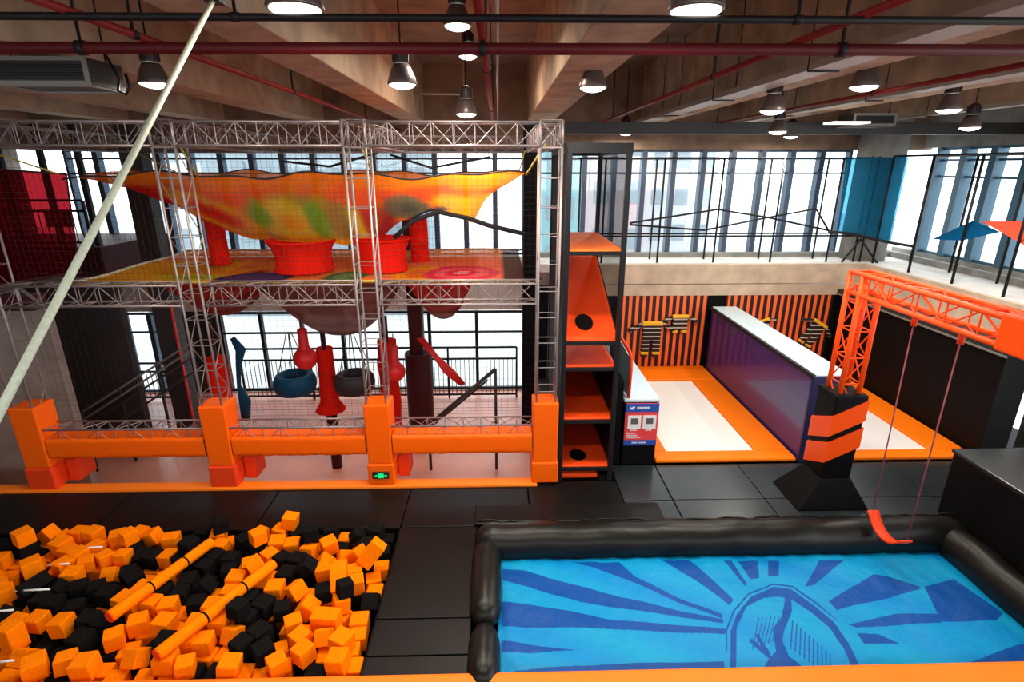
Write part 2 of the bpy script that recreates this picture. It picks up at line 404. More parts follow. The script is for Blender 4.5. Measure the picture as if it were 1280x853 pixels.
# --- far buildings and ground outside
g = MB().bx(-60, 60, 17.4, 90, -1.9, -1.6).bx(13.3, 60, -10, 17.4, -1.9, -1.6)
struct('ground', g, 'ground')
def tower(x, y, w, d, h, m, label, cols, rows):
    t = thing('building', label, 'building', (x, y, -1.6), 'buildings outside the windows')
    MB().bx(x-w/2, x+w/2, y-d/2, y+d/2, -1.6, h).build('facade', m, t)
    for i in range(cols):
        for j in range(rows):
            cx = x-w/2+(i+.5)*w/cols; cz = -1+(j+.5)*(h+1)/rows
            MB().box((cx, y-d/2-.02, cz), (w/cols*.5, .1, (h+1)/rows*.45)).build('window', 'facade_win', t)
tower(6.5, 44, 9, 6, 16, 'facade_p', 'pinkish tower block outside the back windows beyond the balcony', 4, 5)
tower(15.5, 50, 6, 6, 14, 'facade_w', 'white block outside the back windows nearest the round column', 3, 5)
tower(3.8, 36, 2.2, 4, 11, 'facade_t', 'narrow teal building outside the windows behind the climbing tower', 2, 4)
tower(-9, 30, 11, 4, 9.5, 'facade_g', 'pale blue grey block close outside the windows behind the lower net', 9, 4)
tower(-22, 46, 12, 6, 15, 'facade_w', 'wide white block outside the windows beside the side wall', 5, 5)
# ================================================================ TRUSSES
def truss_mb(p, q, s, n, up, lr=.0085, diag=(0, 1, 2, 3)):
    """four chords and the lacing of a box truss from p to q"""
    p, q = Vector(p), Vector(q); d = (q-p); L = d.length; d.normalize()
    up = Vector(up); a = up.cross(d).normalized(); b = d.cross(a).normalized()
    cs = [p+s/2*(i*a+j*b) for i, j in ((-1, -1), (1, -1), (1, 1), (-1, 1))]
    chords = [(c, c+d*L) for c in cs]
    lac = MB()
    for f in range(4):
        A, B = cs[f], cs[(f+1) % 4]
        for k in range(n+1):
            t = d*(L*k/n)
            lac.tube(A+t, B+t, lr, 5, caps=False)
            if k < n and f in diag:
                t2 = d*(L*(k+1)/n)
                if k % 2: lac.tube(A+t, B+t2, lr, 5, caps=False)
                else: lac.tube(B+t, A+t2, lr, 5, caps=False)
    return chords, lac
def truss(name, label, p, q, s=.36, n=10, up=(0, 1, 0), m='alu', r=.02, group=None, collar=False):
    base = min(Vector(p), Vector(q), key=lambda v: v.z)
    t = thing(name, label, 'truss', base, group)
    ch, lac = truss_mb(p, q, s, n, up, diag=(1, 3) if name == 'truss_mast' else (0, 1, 2, 3))
    for a, b in ch: MB().tube(a, b, r, 8).build('chord', m, t)
    lac.build('lacing', m, t)
    if collar:
        d = (Vector(q)-Vector(p)).normalized()
        for e, sg in ((Vector(p), 1), (Vector(q), -1)):
            c = MB()
            for a, b in ch:
                o = a if sg == 1 else b
                c.tube(o, o+d*sg*.05, r*1.5, 8)
            c.build('end_collar', m, t)
    return t
YT = 9.5
XS = (-8.82, -5.36, -2.32, .87)
for x, lab in zip(XS, ('aluminium truss mast nearest the grey side wall', 'aluminium truss mast left of the red hanging fabric tubes', 'aluminium truss mast with the green exit light on its foot pad', 'aluminium truss mast beside the red climbing tower')):
    truss('truss_mast', lab, (x, YT, .05), (x, YT, 6.28), n=13, up=(0, 1, 0), group='masts of the truss frame')
for x, lab in zip(XS, ('square truss corner block over the mast by the side wall', 'square truss corner block over the mast left of the red tubes', 'square truss corner block over the mast with the exit light', 'square truss corner block over the mast beside the climbing tower')):
    truss('truss_corner', lab, (x, YT, 6.285), (x, YT, 6.7), n=1, up=(0, 1, 0))
spans = [(-13.9, XS[0]), (XS[0], XS[1]), (XS[1], XS[2]), (XS[2], XS[3])]
labs = ('running to the side wall', 'over the left bay', 'over the middle bay', 'over the bay beside the climbing tower')
for (a, b), l in zip(spans, labs):
    truss('truss_beam', 'top aluminium truss beam %s of the net playground' % l if 'bay' in l else 'top aluminium truss beam running to the side wall', (a+.2, YT, 6.49), (b-.2, YT, 6.49), n=max(4, int((b-a)/.38)), up=(0, 0, 1), group='top beams of the truss frame')
for (a, b), l in zip(spans[1:], ('left bay', 'middle bay', 'bay beside the climbing tower')):
    truss('truss_beam', 'middle aluminium truss beam under the lower net in the %s' % l, (a+.2, YT, 3.84), (b-.2, YT, 3.84), n=max(4, int((b-a)/.38)), up=(0, 0, 1), group='middle beams of the truss frame')
for (a, b), l in zip(spans[1:], ('left bay', 'middle bay', 'bay beside the climbing tower')):
    truss('truss_beam', 'low aluminium truss beam above the orange rail pad of the %s' % l, (a+.2, YT, 1.1), (b-.2, YT, 1.1), n=max(4, int((b-a)/.38)), up=(0, 0, 1), group='low beams of the truss frame')
for x, l in zip((XS[0], XS[1], XS[2], XS[3]), ('along the side wall edge', 'from the mast left of the red tubes', 'from the mast with the exit light', 'beside the climbing tower')):
    truss('truss_beam', 'aluminium truss beam running to the back windows %s' % l, (x, YT+.2, 6.49), (x, 13.6, 6.49), n=10, up=(0, 0, 1), group='top beams running to the back')
truss('truss_beam', 'rear top aluminium truss beam in front of the back windows', (-8.6, 14.0, 6.49), (.6, 14.0, 6.49), n=24, up=(0, 0, 1))

# ---- padding on masts and rails
for i, (x, side) in enumerate(zip(XS, ('by the grey side wall', 'left of the red hanging tubes', 'carrying the green exit light', 'beside the red climbing tower'))):
    t = thing('mast_padding', 'orange vinyl sleeve around the truss mast foot %s' % side, 'padding', (x, YT, 0.05), 'orange mast paddings')
    h = 1.75
    s = MB(); w = .235
    s.hexa([(x-w, YT-w, .5), (x+w, YT-w, .5), (x+w, YT+w, .5), (x-w, YT+w, .5)], [(x-w-.01, YT-w-.01, h), (x+w+.01, YT-w-.01, h), (x+w+.01, YT+w+.01, h), (x-w-.01, YT+w+.01, h)])
    s.build('sleeve', 'pad', t, bevel=.03)
    MB().bx(x-.26, x+.26, YT-.26, YT+.26, .05, .5).build('foot_pad', 'pad' if i > 1 else 'padred', t, bevel=.03)
    if i < 3:
        MB().bx(x+.28, x+.5, YT+.05, YT+.5, .05, .52).build('base_block', 'padred', t, bevel=.02)
        MB().tube((x+.36, YT+.2, .5), (x+.36, YT+.2, .95), .02, 8).tube((x+.2, YT+.2, .62), (x+.5, YT+.2, .8), .02, 8).build('brace', 'alu', t)
x = XS[2]
t = thing('exit_light', 'small black exit sign with lit green centre on mast foot pad', 'sign', (x, YT-.28, .26))
MB().bx(x-.16, x+.16, YT-.31, YT-.262, .22, .36).build('casing', 'dark', t, bevel=.008)
MB().bx(x-.05, x+.06, YT-.318, YT-.31, .245, .335).build('lit_pictogram', 'green', t)
MB().prism([(x+.08, YT-.316, .27), (x+.13, YT-.316, .29), (x+.08, YT-.316, .31)], (0, .006, 0)).build('arrow', 'green', t)
MB().prism([(x-.07, YT-.316, .27), (x-.12, YT-.316, .29), (x-.07, YT-.316, .31)], (0, .006, 0)).build('arrow', 'green', t)
for (a, b), l in zip(spans[1:], ('left bay nearest the side wall', 'middle bay by the blue ring', 'bay beside the climbing tower')):
    t = thing('rail_padding', 'long orange vinyl pad on the low rail of the %s' % l, 'padding', ((a+b)/2, YT, .7), 'orange rail paddings')
    x0, x1 = a+.26, b-.26; rnd = random.Random(int(a*10))
    N = 36; jit = [rnd.uniform(-.009, .009) for _ in range(N+1)]
    def fn(u, v, x0=x0, x1=x1, jit=jit):
        an = 2*math.pi*v; k = int(round(u*N))
        y = YT-.02+.2*max(-1, min(1, 1.35*math.cos(an))); z = .895+.2*max(-1, min(1, 1.35*math.sin(an)))+jit[k]
        return (x0+(x1-x0)*u, y-abs(jit[k])*.6, z)
    p = MB().grid(fn, N, 24); p.build('wrap', 'pad', t)

# ---- low wall mesh: safety nets in the front plane
def safety_net(label, x0, x1, z0, z1, y, pitch=.1, r=.0016, m='rope_k'):
    n = MB(); nx = int((x1-x0)/pitch); nz = int((z1-z0)/pitch)
    for i in range(nx+1): n.box((x0+(x1-x0)*i/nx, y, (z0+z1)/2), (2*r, 2*r, z1-z0))
    for j in range(nz+1): n.box(((x0+x1)/2, y, z0+(z1-z0)*j/nz), (x1-x0, 2*r, 2*r))
    return tag(n.build('safety_net', m), label, 'net', 'nets of the front truss bays')
for (a, b), l in zip(spans[1:], ('left bay', 'middle bay', 'bay beside the climbing tower')):
    safety_net('fine black safety net across the upper %s of the frame' % l, a+.22, b-.22, 4.05, 6.27, YT+.28)
    safety_net('fine black safety net across the lower %s of the frame' % l, a+.22, b-.22, 1.32, 3.62, YT+.28, .12, .001)

# ================================================================ NET PLAYGROUND
def dyed(mb): return np.array(mb.v)
def ell(V, cx, cz, rx, rz, ang=0):
    dx, dz = V[:, 0]-cx, V[:, 1]-cz; c, s = math.cos(ang), math.sin(ang)
    return ((dx*c+dz*s)/rx)**2+((-dx*s+dz*c)/rz)**2
# upper hammock net
XA, XB = -7.7, .5
prof_x = [-7.7, -7.38, -6.48, -5.72, -5.07, -4.05, -3.19, -2.52, -2.03, -1.34, -0.57, -0.29, 0.12, 0.5]
prof_z = [5.89, 5.62, 5.18, 4.66, 4.46, 4.38, 4.38, 4.55, 4.89, 5.07, 4.82, 5.3, 5.6, 5.84]
def upper(u, v):
    x = XA+(XB-XA)*u; zb = float(np.interp(x, prof_x, prof_z))
    w = abs(2*v-1); edge = 5.84+.05*math.cos(x*2.1)+.03*math.sin(x*5)
    y = 10.1+3.6*v-.1*math.sin(x*1.7)*(1-v)
    z = zb+(edge-zb)*w**1.9+.025*math.sin(x*9+v*5)*(1-w)
    return (x, y, z)
up = MB().grid(upper, 120, 44)
V = np.array(up.v); n = len(V)
v01 = (V[:, 1]-10.1)/3.6; A = np.stack([V[:, 0], V[:, 2]], 1)
or1, or2, rd, ye, gr, dk, yo = (1, .22, .005), (1, .09, .01), (.75, .015, .01), (.85, .62, .02), (.2, .42, .02), (.06, .05, .03), (1, .42, .01)
c = np.tile(np.array(or1), (n, 1))
def paint(mask, col): c[mask] = col
zz = V[:, 2]; xx = V[:, 0]
paint((zz < 5.6+.05*np.sin(xx*4)) & (zz > 5.3+.06*np.sin(xx*3)), or2)
paint((xx < -5.6) & (xx > -7.2) & (zz < 5.66), rd)
paint(ell(A, -3.8, 4.95, 1.15, .55) < 1, (.5, .3, .015)); paint(ell(A, -4.05, 4.95, .62, .42) < 1, ye); paint(ell(A, -4.6, 5.1, .2, .3) < 1, gr); paint(ell(A, -3.5, 4.98, .2, .4) < 1, gr); paint(ell(A, -3.0, 4.95, .3, .4) < 1, (.38, .2, .03)); paint(ell(A, -2.75, 4.9, .14, .35) < 1, ye)
paint(ell(A, -4.0, 4.95, .28, .2) < 1, yo)
e = ell(A, -5.45, 5.12, .85, .3, -.5); paint(e < 1, yo); paint(e < .4, or2); paint(e < .1, rd)
paint((zz < 4.58+.03*np.sin(xx*6)) & (xx < -2.3) & (xx > -5.6), (1, .42, .004))
paint((np.abs(xx+2.42) < .27) & (zz < 5.25), (.55, .015, .01))
paint(ell(A, -1.8, 5.2, .42, .28) < 1, (.17, .14, .07)); paint(ell(A, -1.8, 5.2, .2, .14) < 1, (.08, .09, .06))
paint((xx > -1.25) & (zz < 5.45) & (zz > 4.7), yo); paint(ell(A, -1.55, 4.98, .6, .11, .4) < 1, (.01, .03, .06)); paint((zz < 4.72) & (xx > -2.2) & (xx < -1.75), (.12, .55, .02))
for _ in range(1):
    q = c.reshape(121, 45, 3); q[1:-1, 1:-1] = (q[1:-1, 1:-1]*2+q[:-2, 1:-1]+q[2:, 1:-1]+q[1:-1, :-2]+q[1:-1, 2:])/6; c = q.reshape(-1, 3)
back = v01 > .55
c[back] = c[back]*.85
net = thing('hammock_net', 'large orange, red and yellow knitted hammock net slung between the trusses', 'net', (-3.6, 11.9, 4.3))
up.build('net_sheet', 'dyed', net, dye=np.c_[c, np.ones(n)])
for v, nm in ((0, 'front_rope'), (1, 'rear_rope')):
    MB().path([upper(i/60, v) for i in range(61)], .016).build(nm, 'rope_k', net)
for a, b in (((-7.7, 10.1, 5.86), (-8.8, 9.7, 6.35)), ((.5, 10.1, 5.84), (.8, 9.7, 6.35)), ((-7.7, 13.7, 5.86), (-8.7, 13.8, 6.35)), ((.5, 13.7, 5.84), (.65, 13.8, 6.35)), ((-5.3, 10.1, 5.8), (-5.3, 9.7, 6.3)), ((-2.2, 10.1, 5.8), (-2.3, 9.7, 6.3))):
    MB().tube(a, b, .018, 6).build('tie_rope', 'rope_y', net)
# red funnels between the two nets
def funnel(label, x, y, prof, group, m='netred'):
    t = thing('fabric_tube', label, 'tube', (x, y, prof[0][1]), group)
    b = MB(); n = 28
    vs = []; fs = []
    for k, (r, z) in enumerate(prof):
        for i in range(n):
            an = 2*math.pi*i/n; rr = r*(1+.03*math.sin(7*an+z*3)); vs.append((x+rr*math.cos(an), y+rr*math.sin(an), z))
    for k in range(len(prof)-1): fs += [(k*n+i, k*n+(i+1) % n, (k+1)*n+(i+1) % n, (k+1)*n+i) for i in range(n)]
    b.add(vs, fs, True).build('stretch_sleeve', m, t)
    for r, z in (prof[0], prof[-1]):
        MB().path([(x+r*math.cos(a*math.pi/12), y+r*math.sin(a*math.pi/12), z) for a in range(25)], .02).build('hoop', m, t)
    return t
funnel('widest red fabric tunnel hanging under the yellow belly of the hammock net', -4.02, 11.2, [(.58, 3.96), (.55, 4.1), (.54, 4.25), (.58, 4.4), (.68, 4.56)], 'red tunnels under the hammock net')
funnel('red fabric tunnel half behind the mast with the exit light', -2.4, 11.2, [(.5, 3.96), (.46, 4.1), (.48, 4.35), (.56, 4.58)], 'red tunnels under the hammock net')
funnel('narrow red fabric tube behind the mast left of the tunnels', -6.12, 12.0, [(.2, 3.95), (.19, 4.5), (.2, 5.15)], 'narrow red tubes')
funnel('short narrow red fabric tube right of the blue rope edge', -1.8, 12.4, [(.2, 3.92), (.2, 4.5), (.19, 4.9)], 'narrow red tubes')
# lower net
def lower(u, v):
    x = -7.9+8.4*u; y = 9.95+4.0*v
    return (x, y, 3.95-.05*math.sin(math.pi*v)-.02*math.sin(x*3)*math.sin(v*9))
lo = MB().grid(lower, 110, 50); V = np.array(lo.v); n = len(V); A = V[:, :2]
c = np.tile(np.array((1, .27, .05)), (n, 1)); xx = V[:, 0]; yy = V[:, 1]
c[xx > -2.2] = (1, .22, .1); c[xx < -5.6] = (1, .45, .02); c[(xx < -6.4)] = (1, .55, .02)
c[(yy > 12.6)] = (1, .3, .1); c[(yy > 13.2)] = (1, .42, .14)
def p2(cx, cy, rx, ry, cols):
    for q, co_ in cols: c[ell(A, cx, cy, rx*q, ry*q) < 1] = co_
p2(-6.0, 10.6, .7, .35, ((1, (.75, .75, .03)), (.5, (.5, .6, .03))))
p2(-4.95, 11.1, .55, .9, ((1, (1, .36, .02)), (.45, (.8, .12, .02)), (.2, (.12, .05, .02))))
p2(-4.75, 10.5, .75, .55, ((1, (.05, .03, .1)), (.75, (.1, .05, .18))))
p2(-3.0, 10.6, .45, .6, ((1, (.08, .2, .06)), (.6, (.2, .35, .1))))
p2(-1.6, 10.9, .6, .9, ((1, (1, .38, .02)), (.5, (.9, .2, .02))))
p2(-.75, 10.9, .75, 1.0, ((1, (.85, .04, .1)), (.72, (1, .14, .17)), (.45, (.85, .03, .09)), (.22, (1, .5, .4))))
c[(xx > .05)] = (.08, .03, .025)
net2 = thing('lower_net', 'flat orange knitted climbing net with coloured rings above the middle truss', 'net', (-3.7, 12, 3.9))
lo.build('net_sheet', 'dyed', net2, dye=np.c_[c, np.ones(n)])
MB().path([lower(i/40, 0) for i in range(41)], .03).build('front_rope', 'rope_y', net2)
MB().path([lower(i/40, 1) for i in range(41)], .03).build('rear_rope', 'concrete', net2)
MB().path([lower(0, i/20) for i in range(21)], .035).build('side_rope', 'rope_w', net2)
for yy_ in (10.0, 13.9): MB().tube((.5, yy_, 3.93), (.8, yy_, 3.98), .02, 6).build('tie_rope', 'rope_k', net2)
MB().tube((-7.9, 9.98, 3.95), (-8.7, 9.6, 3.98), .02, 6).build('tie_rope', 'rope_k', net2)
# dark blue rope edge sweeping to the right
t = tag(MB().path([(-2.1, 11, 4.62), (-1.7, 11, 4.95), (-1.2, 11, 5.13), (-.6, 11, 5.0), (-.2, 11.1, 4.85), (.3, 11.2, 4.72), (.72, 11.4, 4.6)], .05).build('net_rope', 'rope_k'), 'thick dark rope sagging under the right end of the hammock net', 'rope')
tag(MB().path([(-5.2, 13.9, 6.1), (-4, 13.6, 5.98), (-2.9, 13.9, 6.3)], .03).build('net_rope', 'rope_k'), 'black rope sagging across the upper windows left of the exit light mast', 'rope')
tag(MB().path([(-2.6, 13.9, 6.25), (-1.6, 13.6, 5.95), (-.2, 13.9, 6.2)], .03).build('net_rope', 'rope_k'), 'black rope sagging across the upper windows above the right hammock end', 'rope')
# dark sagging bellies under the lower net
def belly(label, x0, x1, y0, y1, zt, zb, col, rim):
    def fn(u, v):
        s = (1-abs(2*u-1)**2.2)*(1-abs(2*v-1)**2.6)
        return (x0+(x1-x0)*u, y0+(y1-y0)*v, zt-(zt-zb)*s)
    b = MB().grid(fn, 40, 26); V = np.array(b.v); n = len(V)
    k = np.clip((zt-V[:, 2])/(zt-zb), 0, 1)[:, None]
    band = (np.floor((zt-V[:, 2])*7) % 2)[:, None]
    c = np.array(rim)*(1-k)+np.array(col)*k; c = c*(1-.35*band)
    o = b.build('net_belly', 'dyed', dye=np.c_[c, np.ones(n)])
    return tag(o, label, 'net', 'net bellies under the lower net')
belly('small dark red net belly hanging left of the arched window view', -6.9, -5.1, 10.5, 13.4, 3.86, 2.85, (.3, .1, .08), (.55, .03, .02))
belly('wide brown grey net belly hanging above the blue swing ring', -5.05, -2.0, 10.4, 13.5, 3.86, 2.36, (.3, .21, .19), (.3, .1, .08))
belly('brown net belly tapering to red above the diagonal red rope', -1.95, -.5, 10.4, 13.4, 3.86, 2.75, (.2, .13, .12), (.6, .03, .02))
# ---- things hanging in the lower hall
t = thing('swing_ring', 'thick dark blue padded ring hanging in the net playground', 'swing', (-4.85, 12, .72))
b = MB()
b.grid(lambda u, v: (-4.85+(.36+.13*math.cos(v*2*math.pi))*math.cos(u*2*math.pi), 12+(.36+.13*math.cos(v*2*math.pi))*math.sin(u*2*math.pi), 1.1+(.24*math.sin(v*2*math.pi))), 36, 16)
b.build('padded_ring', 'bluef', t)
for k in range(4):
    a = k*math.pi/2+.5
    MB().tube((-4.85+.36*math.cos(a), 12+.36*math.sin(a), 1.3), (-4.85+.05*math.cos(a), 12+.05*math.sin(a), 2.35), .012, 5).build('rope', 'rope_k', t)
t = thing('swing_ring', 'charcoal padded ring beside the mast with the exit light', 'swing', (-3.45, 12, .72))
b = MB()
b.grid(lambda u, v: (-3.45+(.34+.14*math.cos(v*2*math.pi))*math.cos(u*2*math.pi), 12+(.34+.14*math.cos(v*2*math.pi))*math.sin(u*2*math.pi), 1.1+(.24*math.sin(v*2*math.pi))), 36, 16)
b.build('padded_ring', 'greyf', t)
for k in range(4):
    a = k*math.pi/2+.5
    MB().tube((-3.45+.34*math.cos(a), 12+.34*math.sin(a), 1.3), (-3.45+.05*math.cos(a), 12+.05*math.sin(a), 2.4), .012, 5).build('rope', 'rope_k', t)
def bulb(label, x, y, z, r):
    t = thing('hanging_ball', label, 'punch ball', (x, y, z-r), 'red hanging balls')
    pr = [(0.001, -r)]+[(r*math.cos(a), r*math.sin(a)) for a in np.linspace(-1.3, 1.0, 14)]+[(r*.42, r*1.15), (r*.4, r*2.6), (.02, r*2.8)]
    MB().lathe(pr, (x, y, z), 20).build('ball', 'red', t)
    MB().tube((x, y, z+r*2.7), (x, y, z+r*2.7+.28), .015, 6).build('rope', 'rope_r', t)
bulb('red teardrop punch ball hanging above the blue ring', -4.5, 11.9, 1.75, .27)
bulb('red teardrop punch ball half behind the mast with the exit light', -2.45, 11.9, 1.4, .24)
t = thing('fabric_tube', 'red fabric tube with flared skirt standing between the two padded rings', 'tube', (-4.15, 12.2, -.05))
b = MB()
b.grid(lambda u, v: (-4.15+float(np.interp(v, [0, .15, .5, 1], [.36, .22, .2, .19]))*math.cos(2*math.pi*u), 12.2+float(np.interp(v, [0, .15, .5, 1], [.36, .22, .2, .19]))*math.sin(2*math.pi*u), .3+1.6*v), 24, 14)
b.build('stretch_sleeve', 'netred', t)
MB().tube((-4.15, 12.2, ZP), (-4.15, 12.2, 2.35), .06, 10).build('post', 'maroon', t)
MB().tube((-4.15, 12.2, ZP), (-4.15, 12.2, .35), .13, 14).build('post_padding', 'maroon', t)
for lab, x, y, z0, z1 in (('tall red fabric tube behind the mast left of the padded rings', -6.62, 12.0, -.6, 1.75), ('red fabric tube behind the mast with the exit light', -2.72, 12.45, -.9, 2.0)):
    t = thing('fabric_tube', lab, 'tube', (x, y, ZP), 'red tubes behind the masts')
    MB().grid(lambda u, v: (x+.24*math.cos(2*math.pi*u)*(1+.06*math.sin(v*18)), y+.24*math.sin(2*math.pi*u)*(1+.06*math.sin(v*18)), z0+(z1-z0)*v), 24, 20).build('stretch_sleeve', 'netred', t)
    MB().tube((x, y, ZP), (x, y, 2.6), .05, 8).build('post', 'maroon', t)
tag(MB().path([(-6.2, 12.1, 2.2), (-6.05, 12.1, 1.9), (-6.17, 12.1, 1.5), (-6.23, 12.1, 1.0), (-6.15, 12.1, .6), (-6.2, 12.1, .1)], [.06, .12, .06, .05, .14, .1], 10).build('climbing_knot', 'bluef'), 'dark blue knotted strap hanging left of the padded rings', 'strap')
b = MB()
for k in range(4):
    o = (k-1.5)*.045
    b.path([(-1.85+o, 12.1, 2.15), (-1.5+o*.6, 12.05, 1.7), (-1.2+o*1.4, 12, 1.35), (-.9+o*.8, 12, 1.02)], [.03, .035, .05, .035], 6)
tag(b.build('rope_bundle', 'red'), 'diagonal bundle of twisted red ropes in front of the lower windows', 'rope')
tag(MB().tube((-1.75, 12, -.05), (-.1, 12, 1.4), .05, 8).tube((-1.62, 12.3, -.15), (-.3, 12.3, 1.0), .03, 8).tube((-.1, 12, 1.4), (-.1, 12, ZP), .035, 8).tube((-1.75, 12, -.05), (-1.75, 12, ZP), .035, 8).build('hand_rail', 'wall_d'), 'dark slanted handrail right of the maroon padded column', 'handrail')
# cushion padding of the maroon column
tag(MB().tube((-2.23, 13.99, ZP), (-2.23, 13.99, 1.15), .36, 20).build('column_padding', 'maroon', bevel=.02), 'fat dark maroon padding around the column foot', 'padding')
# railing along the lower windows
def railing(label, x0, x1, y, z0, h, m, pitch=.14, posts=2.0, panel=None):
    t = thing('railing', label, 'railing', ((x0+x1)/2, y, z0))
    for z, nm in ((z0+h, 'top_rail'), (z0+h*.78, 'middle_rail'), (z0+.12, 'bottom_rail')):
        MB().bx(x0, x1, y-.025, y+.025, z-.03, z+.03).build(nm, m, t)
    b = MB(); n = int((x1-x0)/pitch)
    for i in range(n+1):
        xx = x0+(x1-x0)*i/n; b.bx(xx-.009, xx+.009, y-.009, y+.009, z0+.12, z0+h*.78)
    b.build('balusters', m, t)
    n = max(1, int((x1-x0)/posts))
    for i in range(n+1):
        xx = x0+(x1-x0)*i/n
        MB().bx(xx-.03, xx+.03, y-.03, y+.03, z0, z0+h).build('post', m, t)
    return t
railing('black steel railing in front of the lower windows behind the net playground', -8.3, .55, 16.45, ZP, 1.75, 'steel_k')
railing('black steel railing in front of the small window behind the stair', -12.1, -10.3, 16.45, ZP, 1.3, 'steel_k')
# stair with handrails coming down behind the left mast
t = thing('stair_rail', 'dark stair rail climbing from the grey side wall towards the windows', 'handrail', (-10.2, 12.2, ZP))
for k, dz in enumerate((0, -.18, -.36, -.75)):
    MB().tube((-10.15+.02*k, 12.1, .3+dz), (-8.0, 13.6, 1.62+dz), .028, 8).build('rail', 'trim' if k < 2 else 'dark', t)
for u in (0.02, .33, .66, .98):
    x, y, z = -10.15+2.15*u, 12.1+1.5*u, .3+1.32*u
    MB().bx(x-.025, x+.025, y-.025, y+.025, ZP, z+.05).build('post', 'dark', t)
# red paint of the dark column edge
tag(MB().bx(-8.5, -8.46, 13.72, 13.78, ZP, 2.6).build('edge_strip', 'red'), 'narrow red edge strip on the dark column left of the red tubes', 'strip')

# ---- upper left gallery behind the red mesh
t = railing('dark railing of the upper left gallery behind the red mesh', -13.6, -10.3, 14.05, ZB+.75, 1.15, 'steel_k', .16, 1.6)
tag(MB().bx(at(57, 273, Y=14).x, at(90, 273, Y=14).x, 13.97, 14.0, at(72, 284, Y=14).z, at(72, 262, Y=14).z).build('sign_board', 'sign_y', bevel=.01), 'small yellow sign hanging on the gallery railing behind red mesh', 'sign')
t = thing('mesh_banner', 'big red see-through mesh stretched across the upper left gallery', 'mesh', (-11, 10.8, 3.4))
MB().add([(-13.2, 10.8, 3.3), (-8.3, 10.8, 3.98), (-8.1, 10.8, 5.85), (-13.2, 10.8, 6.2)], [(0, 1, 2, 3)]).build('mesh_sheet', 'redmesh', t, solid=.006)
MB().tube((-13.2, 10.8, 3.3), (-8.3, 10.8, 3.98), .03, 8).tube((-13.2, 10.8, 6.2), (-8.1, 10.8, 5.85), .02, 8).tube((-8.3, 10.8, 3.98), (-8.1, 10.8, 5.85), .015, 8).build('hem', 'maroon', t)
for x in (-13.1, -12.2, -11.2, -10.3):
    tag(MB().bx(x-.06, x+.06, 14.2, 14.32, ZB+.75, 7.0).build('gallery_post', 'steel_k', bevel=.01), 'dark square post of the upper left gallery', 'post', 'gallery posts')
# ================================================================ CLIMBING TOWER
t = thing('climbing_tower', 'tall black framed tower of stacked red climbing decks beside the truss', 'climbing tower', (1.6, 10.6, 0))
X0, X1, Y0, Y1 = 1.185, 2.18, 9.42, 12.1
for x, y in ((X0, Y0), (X1, Y0), (X0, Y1), (X1, Y1)):
    MB().bx(x-.045, x+.045, y-.045, y+.045, 0, 6.3).build('post', 'steel_k', t, bevel=.008)
MB().bx(X0, X1+.05, Y0-.05, Y0+.05, 6.2, 6.36).bx(X0, X1+.05, Y1-.05, Y1+.05, 6.2, 6.36).bx(X0-.05, X0+.05, Y0, Y1, 6.2, 6.36).bx(X1-.05, X1+.05, Y0, Y1, 6.2, 6.36).build('top_frame', 'steel_k', t)
MB().bx(X0, X1, Y0, Y1, 6.3, 6.34).build('top_sheet', 'wall_k', t)
def deck(y0, z0, y1, z1, m, hole=None, x1=X1):
    n1, n2 = 16, 24
    b = MB()
    xs = [X0+(x1-X0)*i/n1 for i in range(n1+1)]
    vs = []; fs = []
    for i in range(n1+1):
        for j in range(n2+1):
            q = j/n2; vs.append((xs[i], y0+(y1-y0)*q, z0+(z1-z0)*q-.03*math.sin(math.pi*i/n1)*math.sin(math.pi*q)))
    fs = [(i*(n2+1)+j, (i+1)*(n2+1)+j, (i+1)*(n2+1)+j+1, i*(n2+1)+j+1) for i in range(n1) for j in range(n2)]
    d = b.add(vs, fs, True).build('deck_fabric', m, t, solid=.03)
    MB().bx(X0, x1+.04, y0-.05, y0+.03, z0-.07, z0-.005).build('deck_edge', 'steel_k', t)
    MB().hexa([(x1-.03, y0, z0-.06), (x1+.03, y0, z0-.06), (x1+.03, y1, z1-.06), (x1-.03, y1, z1-.06)], [(x1-.03, y0, z0), (x1+.03, y0, z0), (x1+.03, y1, z1), (x1-.03, y1, z1)]).build('side_bar', 'steel_k', d)
    if hole:
        hx, hy = hole; q = (hy-y0)/(y1-y0); hz = z0+(z1-z0)*q
        pts = [(hx+.17*math.cos(a), hy+.22*math.sin(a), z0+(z1-z0)*((hy+.22*math.sin(a)-y0)/(y1-y0))+.012) for a in np.linspace(0, 2*math.pi, 25)[:-1]]
        MB().prism(pts, (0, 0, .012)).build('hole_dark_disc', 'wall_k', d)  # black disc laid on the deck for the dark of the hole
    return d
deck(Y0, 4.58, Y1, 4.58, 'sorange')
deck(Y0, 2.93, Y1, 4.08, 'sred', (1.62, 9.9))
deck(Y0, 2.42, Y1, 2.42, 'sred')
deck(Y0, 1.34, Y1, 1.34, 'sred')
deck(Y0, .3, Y1, .3, 'sred', (1.6, 9.85))
MB().bx(X0, 1.95, Y0+.02, Y0+.5, .02, .12).build('step_mat', 'sred', t, bevel=.03)
MB().bx(X0-.02, X0, Y0, Y1, 0, 6.2).build('side_sheet', 'wall_k', t)
MB().bx(X0, X1, Y1, Y1+.01, 0, 2.4).build('back_sheet', 'wall_k', t)
MB().bx(X1+.005, X1+.02, Y0+.06, Y1-.06, 0, 2.4).build('lower_side_sheet', 'wall_k', t)
MB().bx(X1, X1+.004, Y0+.06, Y1-.06, 2.45, 6.2).build('side_mesh', 'blackmesh', t)
# black box beside the tower
tag(MB().bx(2.28, 2.5, 9.96, 12.6, 0.0, 1.9).build('padded_block', 'wall_k', bevel=.03), 'black padded block between climbing tower and the pale topped divider', 'block')

